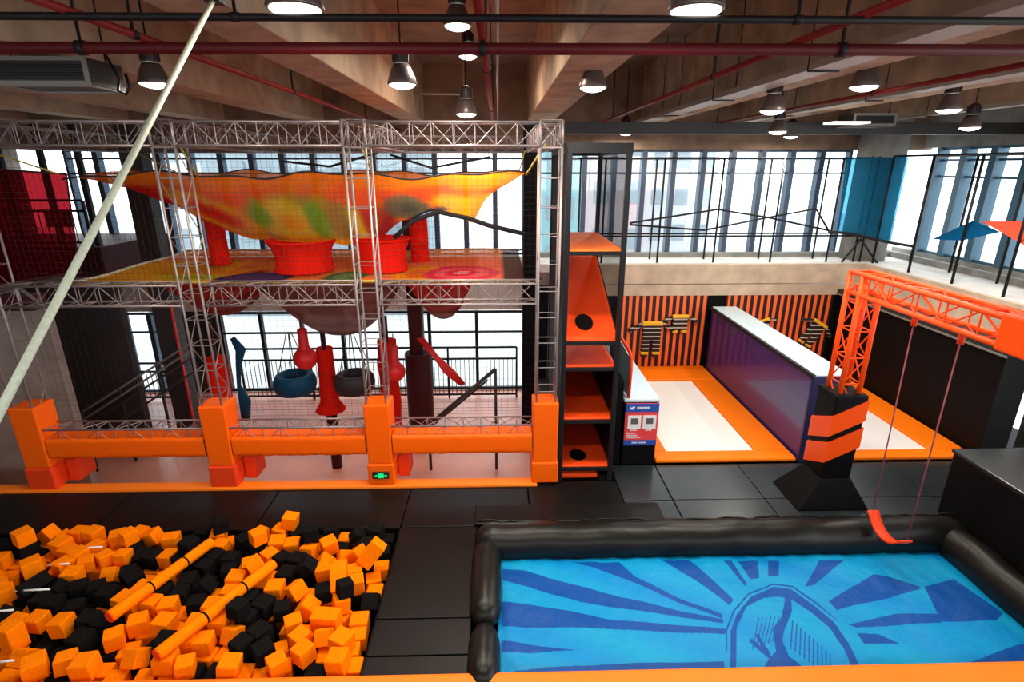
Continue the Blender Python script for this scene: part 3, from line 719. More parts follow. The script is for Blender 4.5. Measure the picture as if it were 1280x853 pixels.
# ================================================================ TRAMPOLINE COURTS
def court(label, xa, xb, ya, yb, bx0, bx1, by0, by1):
    t = thing('trampoline', label, 'trampoline', ((xa+xb)/2, (ya+yb)/2, 0), 'trampoline courts')
    MB().bx(bx0-.1, bx1+.1, by0-.1, by1+.1, .0, .03).build('bed', 'bed', t)
    h0, h1 = 0.0, .1
    for nm, (a0, a1, c0, c1) in (('front_pad', (xa, xb, ya, by0)), ('back_pad', (xa, xb, by1, yb)), ('side_pad', (xa, bx0, by0+.01, by1-.01)), ('side_pad', (bx1, xb, by0+.01, by1-.01))):
        MB().bx(a0, a1, c0, c1, h0, h1).build(nm, 'pad2', t, bevel=.045, seg=3)
    return t
court('orange edged white trampoline between the pale topped divider and the navy divider', 3.28, 6.3, 9.98, 15.56, 3.62, 5.57, 10.36, 14.45)
court('orange edged white trampoline between the navy divider and the black side wall', 7.12, 10.18, 9.98, 15.56, 7.7, 9.42, 10.32, 13.75)
t = thing('divider', 'long glossy navy purple divider with pale blue top between the trampolines', 'divider', (6.7, 12.7, 0))
MB().bx(6.34, 7.08, 10.02, 15.5, .0, 1.92).build('padded_wall', 'navy', t, bevel=.03)
MB().bx(6.3, 7.1, 9.94, 10.02, .0, 1.97).build('end_pad', 'navy2', t, bevel=.02)
MB().bx(6.36, 7.08, 9.96, 15.5, 1.93, 2.0).build('top_pad', 'paleblue', t, bevel=.02)
MB().bx(6.3, 6.36, 9.96, 15.5, 1.9, 1.99).build('edge_strip', 'steel_k', t)
t = thing('divider', 'low divider with pale blue top carrying the red poster', 'divider', (2.85, 11.3, 0))
MB().bx(2.54, 3.24, 9.96, 13.4, .0, 1.42).build('padded_wall', 'wall_k', t, bevel=.02)
MB().bx(2.52, 3.25, 9.96, 13.4, 1.43, 1.5).build('top_pad', 'paleblue', t, bevel=.02)
# poster on its end
t = thing('poster', 'red poster with blue header and two white framed pictures', 'poster', (2.89, 9.93, .5))
MB().bx(2.55, 3.23, 9.925, 9.95, .48, 1.42).build('board', 'pred', t)
MB().bx(2.55, 3.23, 9.918, 9.926, 1.24, 1.42).build('header_band', 'pblue', t)
MB().bx(2.55, 3.23, 9.918, 9.926, .48, .6).build('footer_band', 'pblue', t)
for x in (2.61, 2.92):
    c_ = MB().bx(x, x+.27, 9.918, 9.926, .86, 1.16).build('picture_card', 'white', t)
    MB().bx(x+.06, x+.21, 9.912, 9.919, .97, 1.1).build('picture', 'pgrey', c_)
rr = random.Random(3)
for x0, x1, z, h in ((2.78, 3.05, 1.33, .05), (2.6, 2.78, .76, .025), (2.6, 2.82, .71, .025), (2.6, 2.9, .66, .02), (2.72, 2.84, .545, .03), (2.86, 3.02, .545, .03), (2.67, 2.8, .83, .025), (2.98, 3.11, .83, .025)):
    x = x0; lt = MB()
    while x < x1-.01:
        w = rr.uniform(.012, .028); lt.bx(x, min(x1, x+w), 9.912, 9.917, z-h/2, z+h/2); x += w+.008
    lt.build('lettering', 'white', t)
MB().prism([(2.64, 9.914, 1.3), (2.69, 9.914, 1.29), (2.74, 9.914, 1.35), (2.7, 9.914, 1.37), (2.67, 9.914, 1.33), (2.64, 9.914, 1.36)], (0, .004, 0)).build('logo', 'white', t)
# orange guard tube with clear panel on top of the low divider
t = thing('guard_rail', 'bent orange guard tube with clear panel standing on the low divider', 'guard rail', (2.55, 10.4, 1.5))
MB().path([(2.62, 10.05, 1.5), (2.63, 10.05, 2.1), (2.63, 10.08, 2.36), (2.6, 10.2, 2.48), (2.53, 10.9, 2.6), (2.5, 11.6, 2.65)], .035, 10).build('tube', 'padred', t)
MB().add([(2.61, 10.1, 1.52), (2.61, 10.1, 2.35), (2.52, 11.6, 2.6), (2.52, 11.6, 1.52)], [(0, 1, 2, 3)]).build('clear_panel', 'paleblue', t, solid=.012)

# ---- plush jump suits stuck on the striped wall
def suit(label, x, z, s, legs=True, rot=0.):
    W = 1.35
    t = thing('jump_suit', label, 'plush suit', (x, 15.47, z), 'plush suits on the striped wall')
    q = lambda a, b: (x+s*(a*W*math.cos(rot)-b*math.sin(rot)), z+s*(a*W*math.sin(rot)+b*math.cos(rot)))
    def blk(nm, cx, cz, w, h, m, d=.14, tilt=0.):
        px, pz = q(cx, cz)
        return MB().box((px, 15.51, pz), (w*s*W, d*s, h*s), (0, -(rot+tilt), 0)).build(nm, m, t, bevel=.05*s, seg=3)
    blk('torso', 0, 0, .52, .62, 'suit', .2)
    blk('shoulder_yoke', 0, .36, .6, .16, 'yellow', .22)
    blk('sleeve', -.46, .2, .42, .15, 'suit', .14, .5); blk('sleeve', .46, .22, .42, .15, 'suit', .14, -.5)
    blk('cuff', -.64, .1, .1, .14, 'greyf', .15, .5); blk('cuff', .64, .12, .1, .14, 'greyf', .15, -.5)
    if legs:
        for a in (-.16, .16):
            blk('trouser_leg', a, -.55, .22, .5, 'suit', .16); blk('ankle', a*1.05, -.83, .23, .14, 'yellow', .18); blk('foot', a*1.05, -.95, .18, .12, 'greyf', .2)
    else:
        for a in (-.16, .16): blk('ankle', a, -.38, .2, .16, 'yellow', .18)
suit('largest black plush suit with pale stripes and yellow shoulders, on the striped wall', 4.6, 1.2, .78)
suit('small black plush suit with pale stripes beside the largest suit', 5.44, 1.47, .62, False)
suit('crumpled striped plush suit with yellow shoulders hanging tilted nearest the orange mast', 9.62, 1.25, .62, True, -.55)
suit('striped plush suit mostly hidden behind the top of the navy divider', 8.05, 1.42, .4, False, .3)
# ================================================================ AIRBAG POOL
def pip(P, poly):
    poly = np.array(poly); x, y = P[:, 0], P[:, 1]; ins = np.zeros(len(P), bool); j = len(poly)-1
    for i in range(len(poly)):
        xi, yi = poly[i]; xj, yj = poly[j]
        if yi != yj:
            ins ^= ((yi > y) != (yj > y)) & (x < (xj-xi)*(y-yi)/(yj-yi)+xi)
        j = i
    return ins
ZA = -.06
bag = thing('airbag', 'blue printed airbag with sunburst and ring inside the black inflatable rim', 'airbag', (3.5, 6, -.6))
NX, NY = 800, 270
ax0, ax1, ay0, ay1 = -.05, 7.25, 4.95, 7.3
def bagf(u, v):
    x = ax0+(ax1-ax0)*u; y = ay0+(ay1-ay0)*v
    e = min(1, min(u, 1-u, v*.5, (1-v)*.5)*12)
    return (x, y, ZA+.012*math.sin(x*5.3+y*2)*math.sin(y*4.1-x)+.008*math.sin(x*17+2*y)*(1-e)-.05*(1-e)**2)
b = MB().grid(bagf, NX, NY); V = np.array(b.v); n = len(V)
light, dark, mid = (.001, .27, .58), (.001, .07, .33), (.02, .45, .8)
c = np.tile(np.array(light), (n, 1))
c[:, 1] *= 1+.14*np.sin(V[:, 0]*3.1+V[:, 1]*5)*np.sin(V[:, 1]*2.3+V[:, 0])   # wrinkle light and dark put into the colour
# the print, measured on the photograph and laid out on the airbag in metres
rays = [[(826, 699), (862, 699), (917, 750), (912, 757), (872, 728)], [(905, 701), (914, 701), (934, 729), (931, 732)], [(922, 701), (947, 701), (949, 723), (938, 724)],
        [(960, 701), (974, 701), (973, 721), (960, 721)], [(1024, 701), (1055, 701), (1017, 732), (1006, 734)], [(1092, 718), (1108, 721), (1149, 734), (1152, 737), (1105, 749), (1046, 763), (1036, 752)],
        [(1155, 734), (1192, 723), (1255, 765), (1246, 776), (1177, 777)], [(1061, 781), (1118, 768), (1174, 767), (1177, 779), (1070, 785)], [(1071, 792), (1099, 793), (1125, 804), (1080, 806)],
        [(716, 702), (774, 702), (794, 721), (850, 748), (903, 768), (900, 772), (850, 754), (787, 726), (760, 716)],
        [(628, 709), (655, 713), (713, 730), (777, 747), (850, 764), (905, 775), (903, 780), (850, 772), (726, 753), (665, 736), (628, 724)],
        [(627, 750), (709, 764), (760, 774), (850, 782), (908, 787), (906, 794), (850, 791), (746, 786), (658, 784), (627, 781)],
        [(626, 798), (675, 808), (720, 813), (665, 817), (626, 813)], [(620, 839), (716, 833), (760, 830), (905, 827), (908, 850), (618, 850)],
        [(880, 760), (903, 771), (903, 774), (880, 765)], [(1190, 836), (1290, 800), (1300, 850), (1190, 850)],
        # ring
        [(913, 850), (913, 790), (921, 768), (939, 746), (967, 734), (989, 737), (1017, 756), (1042, 777), (1061, 806), (1084, 850), (1073, 850), (1055, 812), (1036, 784), (1014, 765), (990, 750), (973, 746), (955, 748), (933, 759), (921, 784), (920, 850)],
        # thin outer outline
        [(907, 815), (907, 788), (916, 764), (936, 741), (966, 730), (991, 733), (1020, 752), (1046, 774), (1046, 775), (1019, 754), (990, 735), (966, 732), (937, 743), (918, 765), (909, 789), (909, 815)],
        # reaching figure
        [(980, 737), (989, 749), (990, 765), (980, 790), (978, 800), (986, 821), (1024, 848), (946, 848), (961, 824), (970, 815), (966, 787), (977, 771), (981, 752)],
        [(936, 802), (961, 824), (964, 821), (940, 798)], [(944, 793), (958, 822), (963, 818), (948, 792)]]
for k in range(10): 
    x = 990+k*5.2; rays.append([(x, 776+k*4.5), (x+1.6, 776+k*4.5), (x-1+k*.5, 812+k*4), (x-2.6+k*.5, 812+k*4)])
for k in range(6):
    x = 942+k*5.0; rays.append([(x+6, 772), (x+7.2, 772), (x-1, 812-k*2), (x-2.2, 812-k*2)])
PXY = V[:, :2]
for poly in rays:
    w = [tuple(at(px, py, z=ZA).xy) for px, py in poly]
    c[pip(PXY, w)] = dark
for k in range(7):          # pale weld lines in the skirt at the left edge
    pass
b.build('printed_top', 'airbag', bag, dye=np.c_[c, np.ones(n)])
MB().bx(ax0, ax1, ay0, ay1, -.6, -.2).build('base', 'bluef', bag)
# black inflatable rim
rim = thing('inflatable_rim', 'fat black inflatable tube rim around the blue airbag', 'inflatable', (3.5, 6.4, -.3))
def fat(name, p, q, r, seed):
    rnd = random.Random(seed); p, q = Vector(p), Vector(q); d = (q-p); L = d.length; N = int(L*8); pts = []; rs = []
    for i in range(N+1):
        u = i/N; pts.append(p+d*u+Vector((0, 0, .012*math.sin(u*L*6+seed)))); e = min(1, min(u, 1-u)*L*2.5+.55)
        rs.append(r*min(1, e)*(1-.025*(i % 9 == 0)))
    return MB().path(pts, rs, 24).build(name, 'tube', rim)
fat('back_tube', (-.42, 7.52, .04), (7.86, 7.52, .04), .31, 1)
fat('side_tube', (-.23, 7.45, .03), (-.23, 5.85, .03), .23, 2)
fat('side_tube', (-.23, 5.8, .0), (-.23, 4.9, .0), .21, 3)
fat('side_tube', (7.52, 7.5, .02), (7.52, 4.6, .02), .3, 4)
b = MB()
rnd = random.Random(5)
pts = [(x, 7.83+rnd.uniform(-.015, .015), .2+rnd.uniform(-.02, .03)) for x in np.linspace(-.4, 8, 60)]
b.path(pts, .02, 5)
b.build('welt_seam', 'tube', rim)
# raised black pad behind the rim
tag(MB().bx(-.46, 2.9, 7.97, 8.52, .004, .07).build('floor_pad', 'vinyl', bevel=.02), 'low raised black pad lying behind the left end of the inflatable rim', 'pad')
# big black block at the right
t = thing('padded_block', 'large black padded block right of the airbag under the swing', 'block', (9.1, 6.4, 0))
MB().bx(7.93, 11.2, 4.6, 8.2, 0.0, 1.22).build('body', 'vinyl', t, bevel=.03)
MB().bx(7.9, 11.22, 4.58, 8.22, 1.225, 1.29).build('top_mat', 'vinyl_s', t, bevel=.02)

# ================================================================ SWING GANTRY
g = thing('swing_gantry', 'orange painted truss mast and beam with black striped foot beside the airbag', 'gantry', (6.15, 8.7, 0))
GX, GY = 6.13, 8.75
def part_truss(pre, p, q, s, n, up, r):
    ch, lac = truss_mb(p, q, s, n, up, .013)
    for a, b_ in ch: MB().tube(a, b_, r, 10).build(pre+'_chord', 'otruss', g)
    l2 = MB()
    l2.v, l2.f, l2.sm = lac.v, lac.f, lac.sm
    l2.build(pre+'_lacing', 'otruss', g)
part_truss('mast', (GX, GY, 1.9), (GX, GY, 4.28), .34, 5, (0, 1, 0), .042)
part_truss('beam', (GX, GY+.17, 4.13), (GX, 4.2, 4.13), .34, 9, (0, 0, 1), .04)
MB().bx(GX-.22, GX+.22, 4.2, 6.0, 3.9, 4.36).build('beam_sleeve', 'otruss', g, bevel=.03)
# padded foot with stripes
w0, w1 = .27, .29
MB().hexa([(GX-w0, GY-w0, .5), (GX+w0, GY-w0, .5), (GX+w0, GY+w0, .5), (GX-w0, GY+w0, .5)], [(GX-w1, GY-w1, 2.2), (GX+w1, GY-w1, 2.2), (GX+w1, GY+w1, 2.2), (GX-w1, GY+w1, 2.2)]).build('foot_sleeve', 'wall_k', g, bevel=.03)
for z0 in (.9, 1.42):
    e = .3
    lo = [(GX-e, GY-e, z0), (GX+e, GY-e, z0+.3), (GX+e, GY+e, z0+.02), (GX-e, GY+e, z0-.28)]
    MB().hexa(lo, [(x, y, z+.4) for x, y, z in lo]).build('stripe_band', 'otruss', g)
MB().hexa([(GX-.72, GY-.48, 0.002), (GX+.6, GY-.48, 0.002), (GX+.6, GY+.5, 0.002), (GX-.72, GY+.5, 0.002)], [(GX-.285, GY-.285, .55), (GX+.285, GY-.285, .55), (GX+.285, GY+.285, .55), (GX-.285, GY+.285, .55)]).build('base_skirt', 'wall_k', g, bevel=.02)
for yy_ in (7.53, 6.68): MB().tube((GX, yy_, 3.95), (GX, yy_, 3.74), .04, 8).build('shackle', 'padred', g)
# swing
s = thing('swing', 'red strap swing hanging on two dusty red ropes over the airbag rim', 'swing', (GX, 7.05, .5))
ya, yb = 7.45, 6.68
MB().tube((GX, 7.53, 3.72), (GX, ya, .62), .01, 8).build('rope', 'rope_r', s)
MB().tube((GX, 6.68, 3.72), (GX, yb, .62), .01, 8).build('rope', 'rope_r', s)
def strap(u, v):
    q = 2*u-1; y = (ya+yb)/2+(ya-yb)/2*q
    return (GX-.09+.18*v, y, .6-.24*(1-abs(q)**2.2))
MB().grid(strap, 20, 2).build('seat', 'padred', s, solid=.03)

# ================================================================ BALCONY NET ENCLOSURE
def bar(b, p, q, r=.028): return b.tube(p, q, r, 6)
e = thing('net_enclosure', 'black tubular frame with ropes along the back balcony', 'frame', (6.8, 16, ZB))
xs_f = [at(px, 328, Y=15.72).x for px in (821, 891, 962, 1032)]
for i, x in enumerate(xs_f):
    bar(MB(), (x, 15.72, ZB), (x, 15.72, 6.2)).build('post', 'steel_k', e)
    bar(MB(), (x-.05, 16.35, ZB), (x-.05, 16.35, 6.2)).build('post', 'steel_k', e)
for y in (15.72, 16.35):
    bar(MB(), (2.3, y, 6.2), (10.4, y, 6.2)).build('top_rail', 'steel_k', e)
    bar(MB(), (2.3, y, 4.05), (10.4, y, 4.05)).build('lower_rail', 'steel_k', e)
for x in (2.3, 3.0): bar(MB(), (x, 15.72, ZB), (x, 15.72, 6.2)).build('post', 'steel_k', e)
zig = [at(px, py, Y=16.0) for px, py in ((787, 279), (897, 262), (960, 272), (1035, 288))]
MB().path(zig, .03).build('rope', 'rope_k', e)
zig = [at(px, py, Y=16.0) for px, py in ((787, 281), (880, 288), (955, 273), (1020, 261), (1036, 289))]
MB().path(zig, .03).build('rope', 'rope_k', e)
e2 = thing('net_enclosure', 'black tubular frame with blue mesh along the right balcony', 'frame', (11.2, 13, ZB))
YR = [15.5, 14.05, 12.6, 11.2, 9.8]
for y in YR:
    bar(MB(), (10.95, y, ZB), (10.95, y, 6.25), .035).build('post', 'steel_k', e2)
    bar(MB(), (12.05, y-.02, ZB), (12.05, y-.02, 6.25), .035).build('post', 'steel_k', e2)
for x in (10.95, 12.05): 
    bar(MB(), (x, 15.5, 6.25), (x, 8, 6.25)).build('top_rail', 'steel_k', e2)
for x in (10.5, 10.7): bar(MB(), (x, 15.72, ZB), (x, 15.72, 6.25)).build('post', 'steel_k', e2)
p = [at(1076, 298, Y=15.7), at(1058, 322, Y=15.7)]
bar(MB(), at(1076, 299, Y=15.6), at(1052, 328, Y=15.6)).build('brace', 'steel_k', e2)
bar(MB(), at(1076, 299, Y=15.6), at(1097, 330, Y=15.5)).build('brace', 'steel_k', e2)
def sheet(pts): return MB().add(pts, [tuple(range(len(pts)))])
sheet([at(1047, 290, Y=15.65), at(1058, 196, Y=15.65), (10.95, 15.55, 6.22), (10.95, 15.55, 3.98)]).build('mesh_panel', 'bluemesh', e2, solid=.005)
sheet([(10.95, 15.5, 3.98), (10.95, 15.5, 6.22), (10.95, 14.95, 6.22), (10.95, 14.95, 3.98)]).build('mesh_panel', 'bluemesh', e2, solid=.005)
MB().path([at(1036, 290, Y=15.65), at(1062, 292, Y=15.65), (10.95, 15.52, 3.96), (10.95, 14.95, 3.95), (10.95, 14.05, 3.97)], .045).build('hem_rope', 'rope_k', e2)
pa = at(1166, 299, X=10.95); pb = at(1217, 276, X=11.4); pc = at(1250, 290, X=11.0); pd = at(1202, 301, X=10.95)
t = tag(MB().add([pa, pd, pc, pb], [(0, 1, 2, 3)]).build('shade_cloth', 'bluecloth', solid=.01), 'dark blue cloth strung up along the right balcony frame', 'cloth')
qa = at(1228, 277, X=11.0); qb = at(1300, 277, X=11.6); qc = at(1300, 318, X=10.95)
t = tag(MB().add([qa, qc, qb], [(0, 1, 2)]).build('shade_cloth', 'coral', solid=.01), 'coral red triangular cloth strung up beside the blue cloth', 'cloth')

# ================================================================ CEILING SERVICES
def pipe(label, pts, r, m, cat='pipe', n=10, name='ceiling_pipe', hang=()):
    t = thing(name, label, cat, pts[0])
    MB().path(pts, r, n).build('pipe_run', m, t)
    for hx in hang:
        p = Vector(pts[0]).lerp(Vector(pts[-1]), hx)
        MB().tube(p+Vector((0, 0, r)), (p.x, p.y, ZC), .012, 6).build('hanger', 'pipe_k', t)
        MB().tube(p-Vector((.03, 0, 0)) if abs(pts[0][0]-pts[-1][0]) > 1 else p-Vector((0, .03, 0)), p+Vector((.03, 0, 0)) if abs(pts[0][0]-pts[-1][0]) > 1 else p+Vector((0, .03, 0)), r*1.25, 10).build('clamp', 'pipe_k', t)
    return t
pipe('thick dark red pipe crossing the whole ceiling', [(-14, 4.95, 6.88), (12.7, 4.85, 6.92)], .046, 'pipe_r', hang=(.12, .28, .4, .52, .63, .72, .85))
pipe('thin black pipe crossing the ceiling in front of the red pipe', [(-14, 4.1, 6.92), (12.7, 4.05, 6.94)], .025, 'pipe_k', hang=(.2, .33, .46, .6, .7))
pipe('red sprinkler pipe running lengthwise between the two middle beams', [(-.12, 2.2, 7.0), (-.12, 16.8, 7.0)], .035, 'pipe_r2', hang=(.3, .6, .9))
pipe('thin grey conduit beside the lengthwise red sprinkler pipe', [(0, 2.2, 7.1), (0, 16.8, 7.1)], .014, 'tray')
pipe('dark red pipe running lengthwise behind the pale slanting rope', [(-2.82, 2.5, 6.97), (-2.82, 16.8, 6.97)], .03, 'pipe_r2', hang=(.16, .4, .7))
pipe('red sprinkler pipe running lengthwise right of the round bell lamp', [(2.48, 2.5, 6.97), (2.48, 16.8, 6.97)], .03, 'pipe_r2', hang=(.3, .7))
pipe('red sprinkler pipe running lengthwise near the right side ceiling lamps', [(5.3, 2.5, 6.97), (5.3, 16.8, 6.97)], .03, 'pipe_r2', hang=(.4, .8))
def tray(label, x, z, w=.2):
    t = thing('cable_tray', label, 'cable tray', (x, 3, z), 'cable trays')
    MB().bx(x-w/2, x+w/2, 2.2, 16.8, z, z+.012).bx(x-w/2, x-w/2+.01, 2.2, 16.8, z+.012, z+.08).bx(x+w/2-.01, x+w/2, 2.2, 16.8, z+.012, z+.08).build('tray_channel', 'tray', t)
    for y in (4, 7, 10, 13):
        MB().tube((x-w/2-.02, y, z), (x-w/2-.02, y, ZC), .008, 6).tube((x+w/2+.02, y, z), (x+w/2+.02, y, ZC), .008, 6).tube((x-w/2-.02, y, z-.012), (x+w/2+.02, y, z-.012), .01, 6).build('hanger', 'pipe_k', t)
tray('galvanised cable tray running lengthwise above the swing gantry', 3.87, 7.08, .34)
tray('galvanised cable tray running lengthwise above the right balcony edge', 6.5, 7.08, .28)
tray('galvanised cable tray nearest the right windows', 9.85, 7.08, .24)
tag(MB().bx(1.25, 12.7, 13.6, 13.9, 6.72, 6.98).build('cable_duct', 'dark', bevel=.01), 'long black duct under the ceiling above the back balcony', 'duct')
def ac(label, x, y, z, w, d, h, lit=False):
    t = thing('ceiling_unit', label, 'air conditioner', (x, y, z))
    MB().bx(x-w/2, x+w/2, y-d/2, y+d/2, z, z+h).build('casing', 'dark', t, bevel=.01)
    fr = MB(); e = .04
    fr.bx(x-w/2-.01, x+w/2+.01, y-d/2-.02, y-d/2, z, z+e).bx(x-w/2-.01, x+w/2+.01, y-d/2-.02, y-d/2, z+h-e, z+h).bx(x-w/2-.01, x-w/2+e, y-d/2-.02, y-d/2, z+e, z+h-e).bx(x+w/2-e, x+w/2+.01, y-d/2-.02, y-d/2, z+e, z+h-e)
    fr.bx(x-w/2, x+w/2, y-d/2, y-d/2+e, z-.015, z).bx(x-w/2, x+w/2, y+d/2-e, y+d/2, z-.015, z).bx(x-w/2, x-w/2+e, y-d/2+e, y+d/2-e, z-.015, z).bx(x+w/2-e, x+w/2, y-d/2+e, y+d/2-e, z-.015, z)
    fr.build('frame', 'trim', t)
    for k in range(6): MB().bx(x-w/2+.05, x+w/2-.05, y-d/2-.012, y-d/2-.004, z+.06+k*(h-.12)/6, z+.075+k*(h-.12)/6).build('louvre', 'pipe_k', t)
    for sx in (-1, 1): MB().tube((x+sx*(w/2+.02), y, z+h), (x+sx*(w/2+.02), y, ZC), .01, 6).build('hanger', 'pipe_k', t)
    return t
ac('dark ceiling unit with pale frame hanging left of the pale rope', -4.95, 6.9, 6.84, 1.0, .6, .28)
ac('dark ceiling unit hanging under the duct over the back balcony', 8.35, 13.0, 6.85, .95, .6, .25)
tag(MB().bx(7.15, 7.95, 12.2, 12.6, 6.86, 6.9).build('ceiling_panel', 'panel'), 'flat lit ceiling panel in front of the dark unit over the balcony', 'lamp')
t = tag(MB().path([(-4.42, 6.9, 7.2), (-4.32, 6.9, 6.95), (-4.36, 6.9, 6.82), (-4.28, 6.9, 6.78), (-4.22, 6.9, 6.86), (-4.24, 6.9, 7.0)], .016).build('cable_loop', 'pipe_k'), 'looped black cable hanging at the end of the dark ceiling unit', 'cable')
# white bent conduit in the beam recess
tag(MB().path([(-2.1, 14.8, 7.72), (-.85, 14.8, 7.7), (-.85, 14.8, 8.6)], .03).build('conduit', 'tray'), 'pale bent conduit in the ceiling recess behind the small lamps', 'pipe')

# ---- lamps
lamp_light = bpy.data.lights.new('lamp_light', 'AREA'); lamp_light.shape = 'DISK'; lamp_light.size = .3; lamp_light.energy = 95; lamp_light.color = (1, .9, .76)
def make_lamp(loc, label):
    t = thing('bell_lamp', label, 'lamp', loc, 'bell lamps under the ceiling')
    x, y, z = loc
    MB().lathe([(.185, 0), (.19, .015), (.165, .1), (.125, .2), (.1, .24), (.098, .236), (.12, .19), (.16, .095), (.18, .012), (.185, 0)], (x, y, z), 28).build('reflector', 'lamp_s', t)
    hb = MB().lathe([(.09, .24), (.1, .26), (.1, .4), (.07, .44), (.02, .46)], (x, y, z), 20)
    for k in range(14):
        a = k*math.pi/7; hb.box((x+.1*math.cos(a), y+.1*math.sin(a), z+.33), (.03, .008, .14), (0, 0, a))
    hb.build('driver_housing', 'lamp_b', t)
    MB().lathe([(.001, -.055), (.06, -.05), (.12, -.034), (.16, -.01), (.178, .014), (.17, .035), (.001, .035)], (x, y, z), 28).build('lens', 'lens', t)
    MB().tube((x, y, z+.45), (x, y, ZC), .012, 6).build('hanger', 'pipe_k', t)
    l = bpy.data.objects.new('light', lamp_light); COL.objects.link(l); l.parent = t; l.location = (0, 0, -.1)
    return t
lamps = [(at(369, 12, z=7.0), 'largest bell lamp above the foam pit, cut off by the photo top'), (at(870, 14, z=7.0), 'largest bell lamp above the airbag, cut off by the photo top'), (at(193, 105, z=7.0), 'bell lamp beside the pale slanting rope'), (at(503, 106, z=7.0), 'bell lamp hanging before the beam left of the ceiling recess'), (at(741, 110, z=7.0), 'bell lamp hanging over the climbing tower'), (at(1080, 109, z=7.0), 'bell lamp hanging above the orange gantry'),
         (at(572, 33, z=7.75), 'small bell lamp high in the ceiling recess above the thin black pipe'), (at(585, 71, z=8.0), 'small bell lamp in the ceiling recess half behind the thick red pipe'), (at(965, 139, z=6.8), 'bell lamp left of the dark ceiling unit above the back balcony'), (at(972, 165, z=6.68), 'small far bell lamp before the lintel over the back balcony'), (at(988, 171, z=6.75), 'smallest bell lamp just right of the far lamp at the lintel'), (at(1186, 138, z=6.85), 'bell lamp hanging above the right balcony'), (at(1212, 160, z=6.71), 'small bell lamp near the right windows'), (at(782, 167, z=6.85), 'small bell lamp behind the top of the climbing tower'), (at(583, 143, z=6.85), 'bell lamp partly hidden by the top truss')]
first = None
for p, lab in lamps:
    if p.y > 16.3: p = Vector((p.x*16.3/p.y, 16.3, 6+(p.z-6)*16.3/p.y))
    if p.z < 6.6: p.z = 6.6
    if first is None: first = make_lamp(tuple(p), lab); continue
    t = dup(first, p, lab)
    for ch in t.children:
        if ch.name.startswith('hanger'): ch.scale = (1, 1, 1)
